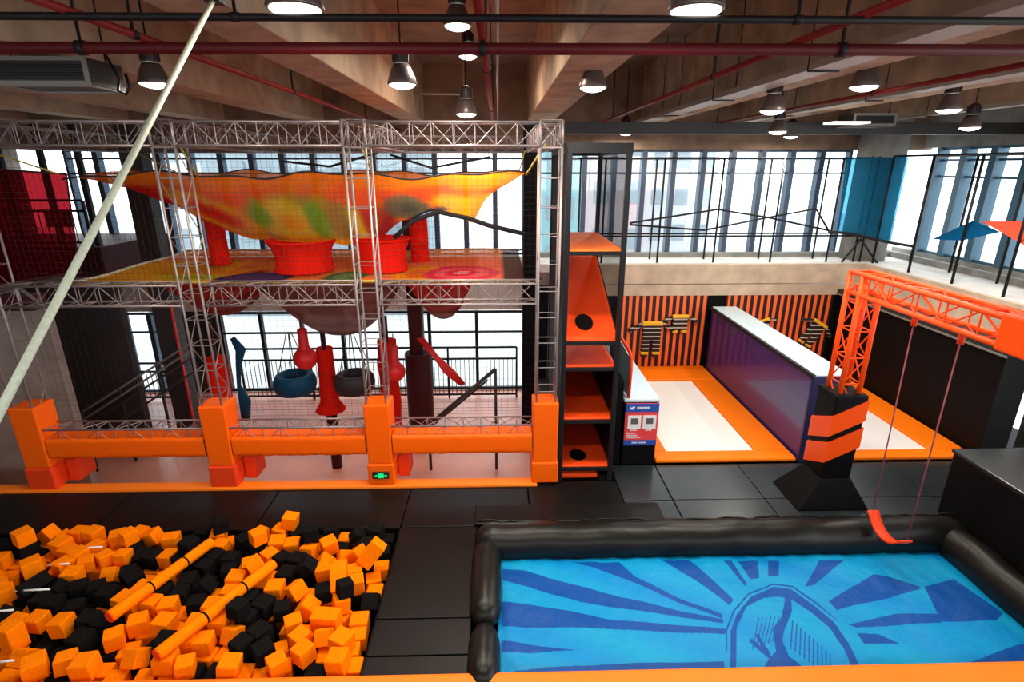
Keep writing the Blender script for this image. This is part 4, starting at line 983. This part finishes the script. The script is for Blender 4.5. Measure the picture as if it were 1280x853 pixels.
CUBES=[(-8.44,7.84,-0.17,-0,0,0.02,0.23,1.7,1),(-8,7.85,-0.17,0,-0,-0,0.21,1.7,0),(-8.02,7.21,-0.17,-0,-0,0.23,0.22,1,0),(-7.95,7.48,-0.16,-0,0,-1.07,0.24,1,0),(-7.64,7.82,-0.17,0,-0,-0.32,0.23,1,0),(-7.75,7.04,-0.17,-0,-0,0.19,0.22,1.7,0),(-7.71,7.3,-0.17,-0,0,-0.09,0.23,1,0),(-7.63,7.54,-0.16,0,0,-0.1,0.24,1,1),(-7.35,7.82,-0.07,-0,0.84,-0.15,0.22,1.7,0),(-7.28,6.49,-0.17,0,0,0.65,0.23,1,0),(-7.35,6.72,-0.17,-0,-0,0.39,0.21,1.7,1),(-7.28,7.03,-0.17,0,0,0.92,0.22,1,1),(-7.35,7.49,-0.17,-0,-0,-0.29,0.23,1,0),(-7.03,7.66,-0.16,0,0,-0.28,0.25,1,1),(-7.09,6.2,-0.17,0,-0,-0.24,0.22,1,0),(-7.02,6.59,-0.17,-0,-0,0.16,0.23,1,1),(-7.05,6.89,-0.17,-0,-0,-0,0.23,1,1),(-7.01,7.15,-0.17,0,0,-0.07,0.22,1,0),(-6.91,7.38,-0.16,0,-0,-0.03,0.24,1,0),(-6.76,7.74,-0.16,0,0,0.18,0.24,1,0),(-6.65,5.9,-0.16,0,0,-0.12,0.23,1,1),(-6.72,6.34,-0.16,0,0,0.2,0.24,1,0),(-6.75,6.59,-0.17,0,0,0.1,0.23,1,1),(-6.75,6.87,-0.16,0,-0,-0.38,0.24,1,1),(-6.67,7.12,-0.16,-0,-0,-0.44,0.24,1,1),(-6.66,7.4,-0.16,-0,-0,-0.05,0.24,1,0),(-6.5,7.79,-0.16,-0,-0,0.07,0.24,1,0),(-6.44,5.65,-0.16,0,0,0.26,0.25,1,0),(-6.4,5.93,-0.16,0,0,0.1,0.24,1,1),(-6.36,6.2,-0.16,0,0,-0.11,0.25,1,0),(-6.25,6.46,-0.17,0,0,0.16,0.23,1,1),(-6.26,6.7,-0.17,-0,0,0.14,0.23,1.7,1),(-6.38,7.19,-0.16,-0,0,0.19,0.25,1,0),(-6.4,7.48,-0.16,-0,-0,-0.16,0.24,1,0),(-6.27,7.84,-0.17,-0,-0,0.06,0.21,1,1),(-6.11,5.23,-0.16,0,-0,-0.17,0.24,1.7,0),(-6.08,5.75,-0.17,-0,-0,-0.18,0.22,1,1),(-6.13,5.98,-0.17,-0,-0,-0.11,0.22,1,1),(-6,6.2,-0.17,0,0,0.06,0.21,1,1),(-6,6.46,-0.17,0,0,0.21,0.23,1,1),(-5.94,6.72,-0.16,0,-0,0.18,0.24,1,1),(-6.12,7.24,-0.16,-0,-0,0.04,0.24,1,0),(-6.1,7.51,-0.17,-0,0,0.43,0.22,1,1),(-6.04,7.8,-0.16,-0,-0,0.03,0.23,1,1),(-5.55,5.21,-0.17,-0,0,-0.02,0.23,1,1),(-5.78,5.6,-0.17,0,-0,0.15,0.21,1,1),(-5.79,5.93,-0.16,0,-0,0.03,0.24,1,1),(-5.7,6.27,-0.16,0,0,0.01,0.24,1,0),(-5.69,6.55,-0.16,0,0,-0.27,0.24,1,1),(-5.69,6.88,-0.17,-0,0,-0.18,0.21,1,0),(-5.78,7.13,-0.16,0,0,-0.16,0.24,1,1),(-5.8,7.55,-0.17,-0,-0,0.27,0.21,1,1),(-5.66,7.82,-0.12,-0,-0.35,0.07,0.25,1,0),(-5.3,5.34,-0.17,0,0,0.06,0.21,1,0),(-5.44,5.58,-0.17,-0,-0,-0.03,0.22,1,1),(-5.47,5.95,-0.17,0,0,0.13,0.22,1,1),(-5.43,6.23,-0.16,0,-0,-0.11,0.25,1,1),(-5.44,6.48,-0.17,-0,0,-0.2,0.23,1,0),(-5.44,6.87,-0.16,0,0,-0.11,0.24,1,0),(-5.52,7.15,-0.17,0,-0,0.04,0.22,1,0),(-5.5,7.47,-0.16,-0,0,0.02,0.24,1,0),(-5.38,7.83,-0.17,-0,0,0,0.23,1,1),(-5.05,5.33,-0.17,0,-0,0.05,0.22,1,0),(-5.17,5.6,-0.16,0,0,0.29,0.24,1,1),(-5.16,5.92,-0.16,0,0,-0.05,0.23,1,0),(-5.16,6.23,-0.16,0,-0,-0.12,0.24,1,0),(-5.1,6.52,-0.17,0,0,0.24,0.22,1,0),(-5.18,6.79,-0.17,0,0,-0.61,0.22,1,0),(-5.09,7.11,-0.16,-0,0,0.02,0.24,1,0),(-5.17,7.38,-0.17,-0,0,0.04,0.22,1,1),(-5.16,7.61,-0.17,0,-0,-0.02,0.22,1,1),(-4.81,5.2,-0.16,-0,0,0.01,0.24,1,0),(-4.9,5.62,-0.16,0,-0,0.22,0.24,1,0),(-4.83,5.92,-0.16,-0,-0,0.15,0.24,1,0),(-4.85,6.19,-0.16,-0,-0,-0.01,0.24,1,0),(-4.83,6.47,-0.17,0,-0,-0.27,0.21,1,1),(-4.79,6.88,-0.17,0,0,-0.27,0.23,1,1),(-4.81,7.17,-0.16,-0,0,-0.19,0.24,1,1),(-4.88,7.44,-0.16,-0,-0,-0.05,0.25,1,1),(-4.9,7.72,-0.16,-0,0,0.23,0.24,1,0),(-4.44,5.21,-0.16,-0.08,1.57,0,0.24,1,0),(-4.59,5.62,-0.16,-0.35,-1.57,0,0.25,1,1),(-4.48,5.96,-0.17,0,0,-0.32,0.23,1,0),(-4.54,6.22,-0.16,0,-0,0.08,0.25,1,0),(-4.57,6.47,-0.17,-0,-0,0.22,0.21,1,1),(-4.52,6.86,-0.16,-0,-0,-0.48,0.24,1,1),(-4.54,7.21,-0.17,0,0,-0.49,0.23,1,1),(-4.62,7.51,-0.17,-0,0,0.28,0.21,1,1),(-4.66,7.78,-0.16,-0,0,0.29,0.23,1,0),(-4.16,5.21,-0.16,-0,-0,0.09,0.23,1,0),(-4.17,5.59,-0.17,-0,0,-0.94,0.22,1,0),(-4.21,5.87,-0.16,0,0,0.34,0.24,1,0),(-4.27,6.27,-0.16,-0,-0,-0.09,0.24,1,0),(-4.2,6.54,-0.16,0,0,-0.08,0.25,1,0),(-4.19,6.88,-0.17,-0,0,-0.38,0.23,1,1),(-4.25,7.14,-0.17,-0,-0,0.31,0.22,1,0),(-4.22,7.54,-0.16,-0,-0,-0.24,0.24,1,1),(-4.14,7.82,-0.16,-0,-0,-0.01,0.24,1,1),(-3.9,5.3,-0.17,-0,-0,-0.02,0.22,1,1),(-3.85,5.54,-0.17,-0,0,-0.14,0.23,1,0),(-3.94,5.94,-0.17,-0,0,0.02,0.23,1,0),(-3.91,6.23,-0.17,0,-0,0.13,0.22,1,1),(-3.91,6.54,-0.17,0,0,-0.12,0.21,1,1),(-3.83,6.84,-0.17,-0,0,-0.13,0.22,1,0),(-3.9,7.2,-0.16,-0,-0,-0.11,0.25,1,0),(-3.89,7.47,-0.16,-0,-0,-0.41,0.24,1,0),(-3.89,7.78,-0.16,-0,0,0.05,0.24,1,1),(-3.58,5.26,-0.16,-0,0,-0.04,0.25,1,1),(-3.58,5.52,-0.16,0,0,-0.13,0.25,1,0),(-3.65,6.01,-0.17,0,0,0.17,0.22,1,0),(-3.59,6.31,-0.17,0,-0,0.1,0.23,1,0),(-3.68,6.54,-0.16,0,0,-0.02,0.23,1,1),(-3.53,6.92,-0.17,0,0,-0.13,0.22,1,0),(-3.49,7.15,-0.16,0,0,-0.06,0.23,1,1),(-3.49,7.48,-0.17,-0,-0,0.32,0.22,1,0),(-3.61,7.76,-0.17,-0,0,-0.06,0.21,1,0),(-3.25,5.28,-0.17,0,-0,0,0.22,1,0),(-3.23,5.65,-0.16,-0,-0,0.25,0.25,1,1),(-3.25,5.93,-0.17,0,0,0.15,0.22,1,1),(-3.23,6.2,-0.17,-0,0,0.33,0.22,1,0),(-3.37,6.5,-0.16,-0,0,0.58,0.24,1,0),(-3.28,6.86,-0.16,0,-0,0.11,0.23,1,0),(-3.24,7.15,-0.17,-0,-0,-0.04,0.22,1,1),(-3.27,7.53,-0.17,-0,-0,0.16,0.21,1,1),(-3.17,7.82,-0.17,0,-0,0,0.21,1.7,1),(-3.01,5.22,-0.17,-0,0,0.27,0.22,1,0),(-2.94,5.59,-0.16,-0,-0,0.48,0.23,1,0),(-2.92,5.93,-0.17,0,-0,-0.05,0.22,1,0),(-2.97,6.18,-0.16,0,-0,-0.06,0.23,1,1),(-2.94,6.54,-0.16,0,-0,-0.17,0.24,1.7,0),(-3.04,6.88,-0.16,-0,-0,-0.01,0.23,1,1),(-3.02,7.19,-0.17,0,0,-0.02,0.22,1,1),(-3.02,7.57,-0.16,-0,0,0.09,0.24,1,0),(-2.88,7.82,-0.17,-0,0,0.03,0.21,1,0),(-2.8,5.33,-0.17,0,0,0.34,0.23,1,0),(-2.65,5.61,-0.17,0,-0,-0.36,0.21,1,0),(-2.66,5.87,-0.17,0,-0,-0.07,0.22,1,0),(-2.54,6.1,-0.16,-0,0,-0.11,0.24,1,0),(-2.49,6.45,-0.16,-0,-0,-0.06,0.23,1.7,0),(-2.66,6.74,-0.17,0,-0,-0.15,0.22,1.7,1),(-2.56,7,-0.16,-0,-0,0.05,0.23,1,0),(-2.67,7.56,-0.16,-0,-0,-0.25,0.25,1,1),(-2.65,7.83,-0.16,-0,0,0.05,0.24,1,0),(-2.28,5.23,-0.17,-0,-0,-0.18,0.23,1.7,1),(-2.29,5.49,-0.17,0,0,0.12,0.23,1,0),(-2.31,5.87,-0.16,0,-0,0.23,0.24,1,0),(-2.27,6.15,-0.17,-0,0,-0.31,0.22,1,0),(-2.16,6.57,-0.17,0,0,0.27,0.23,1,1),(-2.31,6.8,-0.17,0,0,0.23,0.23,1,0),(-2.21,7.13,-0.17,-0,0,0.38,0.23,1,1),(-2.32,7.51,-0.17,-0,-0,-0.27,0.22,1,0),(-2.24,7.8,-0.16,0,0,0.44,0.24,1,1),(-1.9,5.31,-0.16,0,0,0,0.24,1,0),(-1.99,5.57,-0.17,-0,0,0.14,0.22,1,0),(-1.96,5.82,-0.17,-0,0,0.1,0.22,1,0),(-2,6.06,-0.16,-0,-0,0.07,0.25,1,0),(-1.9,6.61,-0.16,-0,-0,0.01,0.23,1,0),(-1.98,6.87,-0.17,0,0,0.25,0.23,1,0),(-1.91,7.13,-0.17,0,-0,0.12,0.23,1,0),(-1.96,7.49,-0.16,0,0,0.27,0.24,1,1),(-1.95,7.8,-0.17,0,-0,-0.02,0.23,1,1),(-8.16,7.65,0.01,0,-0.83,1.72,0.21,1,1),(-7.88,7.22,0.06,-0,-0.04,0.06,0.22,1,0),(-7.91,7.5,0.08,1.57,0,-1.51,0.25,1,1),(-7.88,7.82,0.05,-1.5,0,-1.77,0.22,1,1),(-7.44,6.65,0.07,-1.76,-0,-0.77,0.23,1,0),(-7.61,7.43,0.08,2.57,-1.57,0,0.24,1,1),(-7.61,7.83,0.1,2.25,0,-1.72,0.22,1,0),(-7.23,6.53,0.06,-1.56,-0.01,-0.8,0.22,1,0),(-7.07,6.87,0.16,2.35,-1.63,-0,0.24,1.7,0),(-7.43,7.24,-0.08,-0.78,2.41,0.32,0.23,1,0),(-7.17,7.54,0.09,-1.47,1.44,1.29,0.25,1,0),(-7.1,7.82,0.08,1.58,0.07,1.47,0.23,1,0),(-6.9,6.12,0.02,1.22,2.25,-0.24,0.23,1,1),(-6.86,6.61,0.11,2.13,-0.08,1.1,0.22,1.7,1),(-6.78,7.05,0.08,-1.57,-0.03,-1.99,0.23,1,0),(-6.71,7.28,0.08,0.03,1.57,1.16,0.24,1,0),(-6.84,7.79,0.09,-0,-0.03,-1.85,0.24,1,0),(-6.58,5.94,0.07,1.58,-0.02,-0.25,0.23,1,0),(-6.55,6.33,0.07,1.59,-0,-1.63,0.22,1,1),(-6.53,6.59,0.02,0.05,-0.84,-3,0.24,1,1),(-6.49,6.84,0.08,1.51,0.03,-1.49,0.23,1,0),(-6.48,7.11,0.07,-2.59,-1.57,0,0.21,1,0),(-6.59,7.48,0.07,-1.22,1.55,-0.16,0.21,1,0),(-6.38,5.67,0.15,1.84,1.57,0,0.22,1.7,0),(-6.21,6.59,0.06,1.57,-0,1.95,0.22,1,1),(-6.27,7.23,0.07,-1.57,0,0.95,0.21,1,0),(-6.16,5.51,-0.04,-0.01,0.84,1.39,0.22,1,0),(-5.94,5.91,0.08,-1.72,-0.02,1.47,0.24,1,0),(-6,6.22,0.04,-3.14,0,-1.35,0.22,1,1),(-5.93,6.56,0.07,-0,-0,0.53,0.22,1,1),(-6.03,6.97,-0.03,-0.83,-0.04,0.09,0.22,1,0),(-6.01,7.26,0.07,0.2,-1.57,-1.86,0.21,1,0),(-5.99,7.48,0.05,1.46,-1.57,1.6,0.22,1,1),(-6.1,7.83,0.06,-1.47,-1.57,-0.34,0.22,1,0),(-5.78,5.23,-0.17,-0,-3.14,-0.06,0.21,1,0),(-5.49,5.64,0.07,1.32,-1.57,0,0.25,1,1),(-5.63,5.96,0.08,-0.18,-0.01,-1.58,0.23,1,1),(-5.7,6.9,0.05,0,-1.43,-1.19,0.21,1,1),(-5.75,7.35,0.01,-1.79,0.49,-1.73,0.23,1,1),(-5.84,7.75,0.07,-1.38,1.18,0.07,0.23,1,0),(-5.47,5.34,0.06,-0.46,1.7,1.55,0.22,1,0),(-5.36,5.91,0.07,3.14,-0.1,-0.01,0.25,1,1),(-5.69,6.43,0.08,-1.57,0,-0.23,0.23,1,1),(-5.49,6.73,0.08,-1.61,0.07,-2.28,0.24,1,1),(-5.51,7.21,0.07,1.57,-0.06,1.35,0.24,1,1),(-5.45,7.61,0.08,1.58,0.07,1.78,0.24,1,0),(-5.18,5.26,0.07,3.14,-0.05,0.1,0.25,1,0),(-5.09,5.67,0.08,0.65,1.57,-1.96,0.22,1,0),(-4.94,6.24,0.08,-2.98,1.57,0,0.22,1,0),(-4.96,6.49,0.06,-0.02,-0,-1.48,0.24,1,1),(-5.04,6.76,0.05,-0.01,-0,-0.99,0.23,1,0),(-4.92,7.11,0.08,1.56,0.02,-0.31,0.24,1.7,1),(-5.07,7.5,0.08,-2.16,-1.68,-0.05,0.24,1,1),(-5,7.78,0.07,0,0,3.08,0.23,1,1),(-4.21,5.31,0.08,-0.05,-1.57,-1.46,0.24,1,0),(-4.68,6.18,0.08,-1.67,1.57,0.09,0.23,1,0),(-4.67,6.45,0.04,-1.93,1.58,-0.28,0.22,1,1),(-4.68,6.7,0.06,-1.15,-1.78,1.22,0.23,1,1),(-4.53,7.2,0.06,-0,-0,-0.39,0.23,1,1),(-4.73,7.71,0.07,-3.14,0.03,0.26,0.23,1,0),(-4.38,5.59,0.07,-1.93,1.7,-0.35,0.23,1,1),(-4.58,7.47,0.05,-0,-0.05,-1.67,0.23,1,0),(-4.39,7.8,-0.17,-0,0,-1.52,0.21,1,1),(-4.12,5.61,0.06,-0.07,1.57,-0,0.24,1,0),(-4.12,5.87,0.08,-0,-0,-3.12,0.23,1,0),(-4.31,6.23,0.07,3.11,0,-1.41,0.22,1,1),(-4.39,6.6,0.05,-0.89,-0.02,-1.63,0.23,1,1),(-4.18,6.91,0.05,-1.36,-1.57,0,0.21,1,1),(-4.26,7.14,0.06,0,3.14,-0.06,0.23,1,1),(-3.96,7.42,0.08,-0.58,1.54,-1.68,0.23,1,1),(-4.05,7.75,0.07,0.04,0.03,-2.07,0.22,1,0),(-3.94,5.24,0.06,1.35,1.63,0.09,0.21,1,0),(-3.89,5.59,0.06,-1.57,-0,-1.49,0.22,1,0),(-3.83,5.9,0.07,-1.6,-1.5,0.02,0.24,1,0),(-3.96,6.15,0.07,-0,-3.1,-0.03,0.24,1.7,0),(-3.97,6.68,0.08,0.13,0,1.59,0.24,1,0),(-3.89,7,0.07,-1.09,-1.71,1.46,0.23,1,0),(-3.68,7.2,0.07,-1.6,0.05,-0.6,0.22,1,0),(-3.67,7.49,0.08,-3.08,0.09,0.16,0.24,1,0),(-3.73,7.79,0.08,0.05,-2.96,-0.21,0.23,1,0),(-3.38,5.21,0.07,0.01,0.15,0.06,0.24,1,0),(-3.59,5.73,0.04,2.62,-0.12,-0.33,0.21,1,0),(-3.51,5.98,0.05,-2.08,-1.51,0.17,0.23,1,1),(-3.35,6.17,0.07,-1.57,-0,-0.33,0.25,1,1),(-3.45,7.13,0.06,-2.62,1.57,0,0.22,1,1),(-3.42,7.47,0.05,-1.41,-1.57,0,0.23,1,0),(-3.45,7.75,0.04,2.3,1.59,-0.06,0.21,1,1),(-2.81,5.24,0.06,1.57,0,-0.9,0.22,1,0),(-3.2,5.68,0.09,-0,3.14,0.99,0.24,1,1),(-3.07,6.11,0.06,0.84,1.57,1.05,0.21,1,1),(-3.3,6.46,0.09,-1.57,0,1.6,0.24,1,0),(-3.52,6.73,0.05,-0.12,0.86,-1.86,0.25,1,0),(-3.2,7.07,0.07,0.04,3.13,-0.25,0.24,1,1),(-3.1,7.33,0.05,-0.04,2.89,-1.76,0.23,1,0),(-3.18,7.6,0.07,1.55,3.03,-0.07,0.22,1,1),(-2.54,5.41,0.05,0.08,0.04,-2.19,0.23,1,0),(-2.66,5.63,0.05,-1.03,1.53,1.5,0.22,1,0),(-2.83,5.87,0.05,0.56,-1.6,-0.07,0.22,1,0),(-2.75,6.18,0.03,-2.3,-0.02,-1.66,0.24,1,0),(-2.6,6.43,0.06,-1.57,-0,-2.85,0.22,1,1),(-2.72,6.87,0.06,-1.57,1.46,0.09,0.22,1,0),(-2.8,7.1,0,1.56,2.32,0.04,0.24,1,0),(-2.81,7.44,0.08,0.7,1.64,-1.82,0.24,1,0),(-2.88,7.78,0.06,0,-2.96,1.65,0.22,1,1),(-2.41,5.94,0.07,-1.53,0,-0.11,0.22,1.7,0),(-2.28,6.22,0.06,0.66,1.38,-2.04,0.22,1,0),(-2.41,6.59,0.18,-0,2.43,1.86,0.24,1.7,0),(-2.49,6.89,0.07,-0.07,-1.57,-1.42,0.22,1,0),(-2.51,7.26,-0.03,-0.47,2.39,1.62,0.24,1,0),(-2.43,7.73,0.04,1.04,0.16,-1.23,0.21,1,1),(-2.06,5.25,0.08,1.68,1.5,0,0.24,1,0),(-2.09,5.55,0.07,1.59,-0.03,2.68,0.25,1,0),(-1.9,6.34,-0.03,0.01,-2.38,-1.57,0.23,1,1),(-2.16,6.58,0.07,1.57,-0,1.86,0.23,1,0),(-2.24,6.82,0.06,-0.08,1.57,-2.9,0.22,1,0),(-2.27,7.18,0.1,1.57,2.46,-0.43,0.23,1,0),(-2.19,7.41,0.07,1.61,-0.05,-0.4,0.24,1,1),(-2.12,7.76,0.08,1.57,-0,1.43,0.24,1,1),(-7.66,7.46,0.33,1.12,-1.57,1.49,0.24,1,0),(-7.6,6.86,-0,-0.74,2.28,-1.38,0.21,1,0),(-6.96,7.38,0.07,1.57,-0,1.33,0.22,1,0),(-6.38,7.71,0.08,0.91,1.55,-1.73,0.24,1,0),(-6.33,5.99,0.07,0.06,-0,-0.11,0.22,1,0),(-6.03,7.49,0.28,0.44,1.6,1.48,0.22,1,0),(-6.33,6.26,0.08,1.57,0,-0.06,0.23,1,1),(-5.79,5.26,0.08,-3.11,0.03,0.65,0.25,1,0),(-5.27,6.26,0.09,1.56,0.03,-0.31,0.24,1.7,0),(-5.23,6.51,0.07,-1.5,0,1.37,0.24,1,0),(-5.25,7.19,0.08,1.6,-0.11,-0.22,0.23,1,0),(-4.66,5.41,0.03,0.71,2.96,-0.2,0.23,1,0),(-4.93,5.91,0.07,-2.87,-1.57,0.14,0.23,1,0),(-4.91,7.2,0.31,-1.55,0.01,1.3,0.22,1,1),(-4.57,5.89,0.07,-1.57,1.62,-0.1,0.24,1,0),(-4.58,6.97,0.07,0,-0,-1.9,0.22,1,1),(-4.68,7.74,0.3,2.81,1.6,0.24,0.23,1,1),(-4.23,7.57,0.08,-0,-0,-2.23,0.23,1,1),(-3.57,5.93,0.28,0.55,1.63,0.17,0.22,1,1),(-3.96,6.46,0.04,-1.16,1.57,1.98,0.21,1,0),(-3.73,6.83,0.24,1.06,2.29,-1.27,0.22,1,0),(-3.92,7.41,0.3,-0.9,1.54,-1.68,0.22,1,0),(-3.56,7.84,0.28,-1.51,1.75,0.05,0.23,1,0),(-3.36,5.5,0.08,-1.19,1.57,-0.14,0.23,1,1),(-3.61,6.3,0.07,-0,-3.12,-1.52,0.24,1,1),(-3.1,7.49,0.3,-1.81,1.46,0.09,0.22,1,1),(-3.05,5.43,0.07,0.05,0.08,-0.82,0.23,1,1),(-2.97,6.41,0.13,1,-0.13,0.93,0.23,1,0),(-3.25,6.77,0.07,-1.57,0,-1.75,0.24,1,1),(-2.36,5.66,0.04,-0.05,2.44,-1.54,0.21,1,0),(-2.23,6.29,0.27,-1.03,1.76,1.11,0.21,1,1),(-2.96,6.84,0.19,-0.18,0.74,2.97,0.22,1,1),(-2,6.99,0.29,1.99,2.3,0.32,0.24,1.7,0)]
# ================================================================ FOAM PIT
def cube_proto(name, m, lng):
    b = MB().box((0, 0, 0), (lng, 1, 1))
    return b.build(name, m, bevel=.07, seg=2, origin=(0, 0, 0))
protos = {}
for c in CUBES:
    x, y, z, a, bb, g, s, l, k = c
    key = (k, l)
    lab, grp, m = (('orange foam cube lying in the foam pit', 'orange foam cubes', 'foam_o'), ('black foam cube lying in the foam pit', 'black foam cubes', 'foam_b'))[k]  # black share raised, standing partly for deep shadows between cubes
    if l > 1: lab = lab.replace('cube', 'block twice as long as a cube,').replace('cube,,', 'cube,'); grp = grp.replace('cubes', 'long blocks')
    if key not in protos:
        o = protos[key] = cube_proto('foam_cube', m, l)
    else:
        o = protos[key].copy(); COL.objects.link(o)
    o.location = (x, y, z); o.rotation_euler = (a, bb, g); o.scale = (s, s, s)
    tag(o, lab, 'foam cube', grp)
for (p, q, lab) in (((-5.2, 5.81, .3), (-4.6, 7.3, .3), 'long orange foam beam lying in the pit nearer the side wall'), ((-4.22, 5.2, .3), (-3.42, 6.78, .3), 'longest orange foam beam lying across the middle of the pit')):
    t = thing('foam_beam', lab, 'foam beam', p)
    MB().tube(p, q, .085, 8).build('core', 'foam_o', t, bevel=.02)
    d = (Vector(q)-Vector(p)).normalized()
    MB().tube(Vector(p)-d*.012, Vector(p), .08, 8).build('end_face', 'padred', t)
    for u in (.36, .7):
        m_ = Vector(p).lerp(Vector(q), u); MB().tube(m_-d*.012, m_+d*.012, .088, 8).build('strap', 'foam_b', t)
for (px0, px1, py), lab in (((100, 128, 684), 'pale rod poking out between cubes farthest from the camera'), ((66, 86, 705), 'pale rod poking out between cubes next to the farthest one'), ((27, 62, 737), 'longest pale rod poking out between the foam cubes'), ((-4, 16, 763), 'pale rod poking out at the photo edge above the nearest one'), ((4, 17, 826), 'pale rod poking out nearest the camera')):
    a = at(px0, py, z=.2); b_ = at(px1, py, z=.2); a, b_ = (a, b_)
    tag(MB().tube((a.x-.1, a.y, .17), b_, .014, 8).build('rod', 'white'), lab, 'rod', 'pale rods in the foam pit')
b = MB()
rnd = random.Random(4)
for i in range(520):
    b.box((rnd.uniform(-8.6, -2.0), rnd.uniform(5.25, 7.75), rnd.uniform(-.5, -.44)), (.2, .2, .2), (rnd.uniform(0, 6), rnd.uniform(0, 6), rnd.uniform(0, 6)))
tag(b.build('foam_filling', 'foam_b'), 'dark bed of foam cubes deep down in the pit', 'foam', kind='stuff')  # coloured all black so the gaps between cubes look shaded

# ================================================================ PALE SLANTING ROPE
pA, pB = at(268, -3, z=6.93), at(-60, 630, Y=1.35)
t = thing('slanting_rope', 'thick pale green white rope slanting from the ceiling past the camera', 'rope', pA)
MB().tube(pA, pB, .0145, 10).build('rope', 'rope_w', t)
MB().tube(pA+Vector((0, 0, .05)), (pA.x, pA.y, 7.2), .02, 8).box((pA.x, pA.y, pA.z+.02), (.09, .09, .1)).build('anchor', 'pipe_k', t)

# ================================================================ LIGHT
w = bpy.data.worlds.new('world'); SC.world = w; w.use_nodes = True; nt = w.node_tree
bg = nt.nodes['Background']; bg.inputs['Color'].default_value = (.93, .97, 1.0, 1); bg.inputs['Strength'].default_value = 4.0
def area(name, loc, rot, sx, sy, e, col):
    l = bpy.data.lights.new(name, 'AREA'); l.shape = 'RECTANGLE'; l.size = sx; l.size_y = sy; l.energy = e; l.color = col
    o = bpy.data.objects.new(name, l); COL.objects.link(o); o.location = loc; o.rotation_euler = rot; return o
SC.view_settings.view_transform = 'Standard'; SC.view_settings.look = 'None'; SC.view_settings.gamma = 1; SC.view_settings.use_curve_mapping = False
SC.view_settings.exposure = 0.0
SC.cycles.max_bounces = 8; SC.cycles.transparent_max_bounces = 24; SC.cycles.sample_clamp_indirect = 6
SC.cycles.use_denoising = True
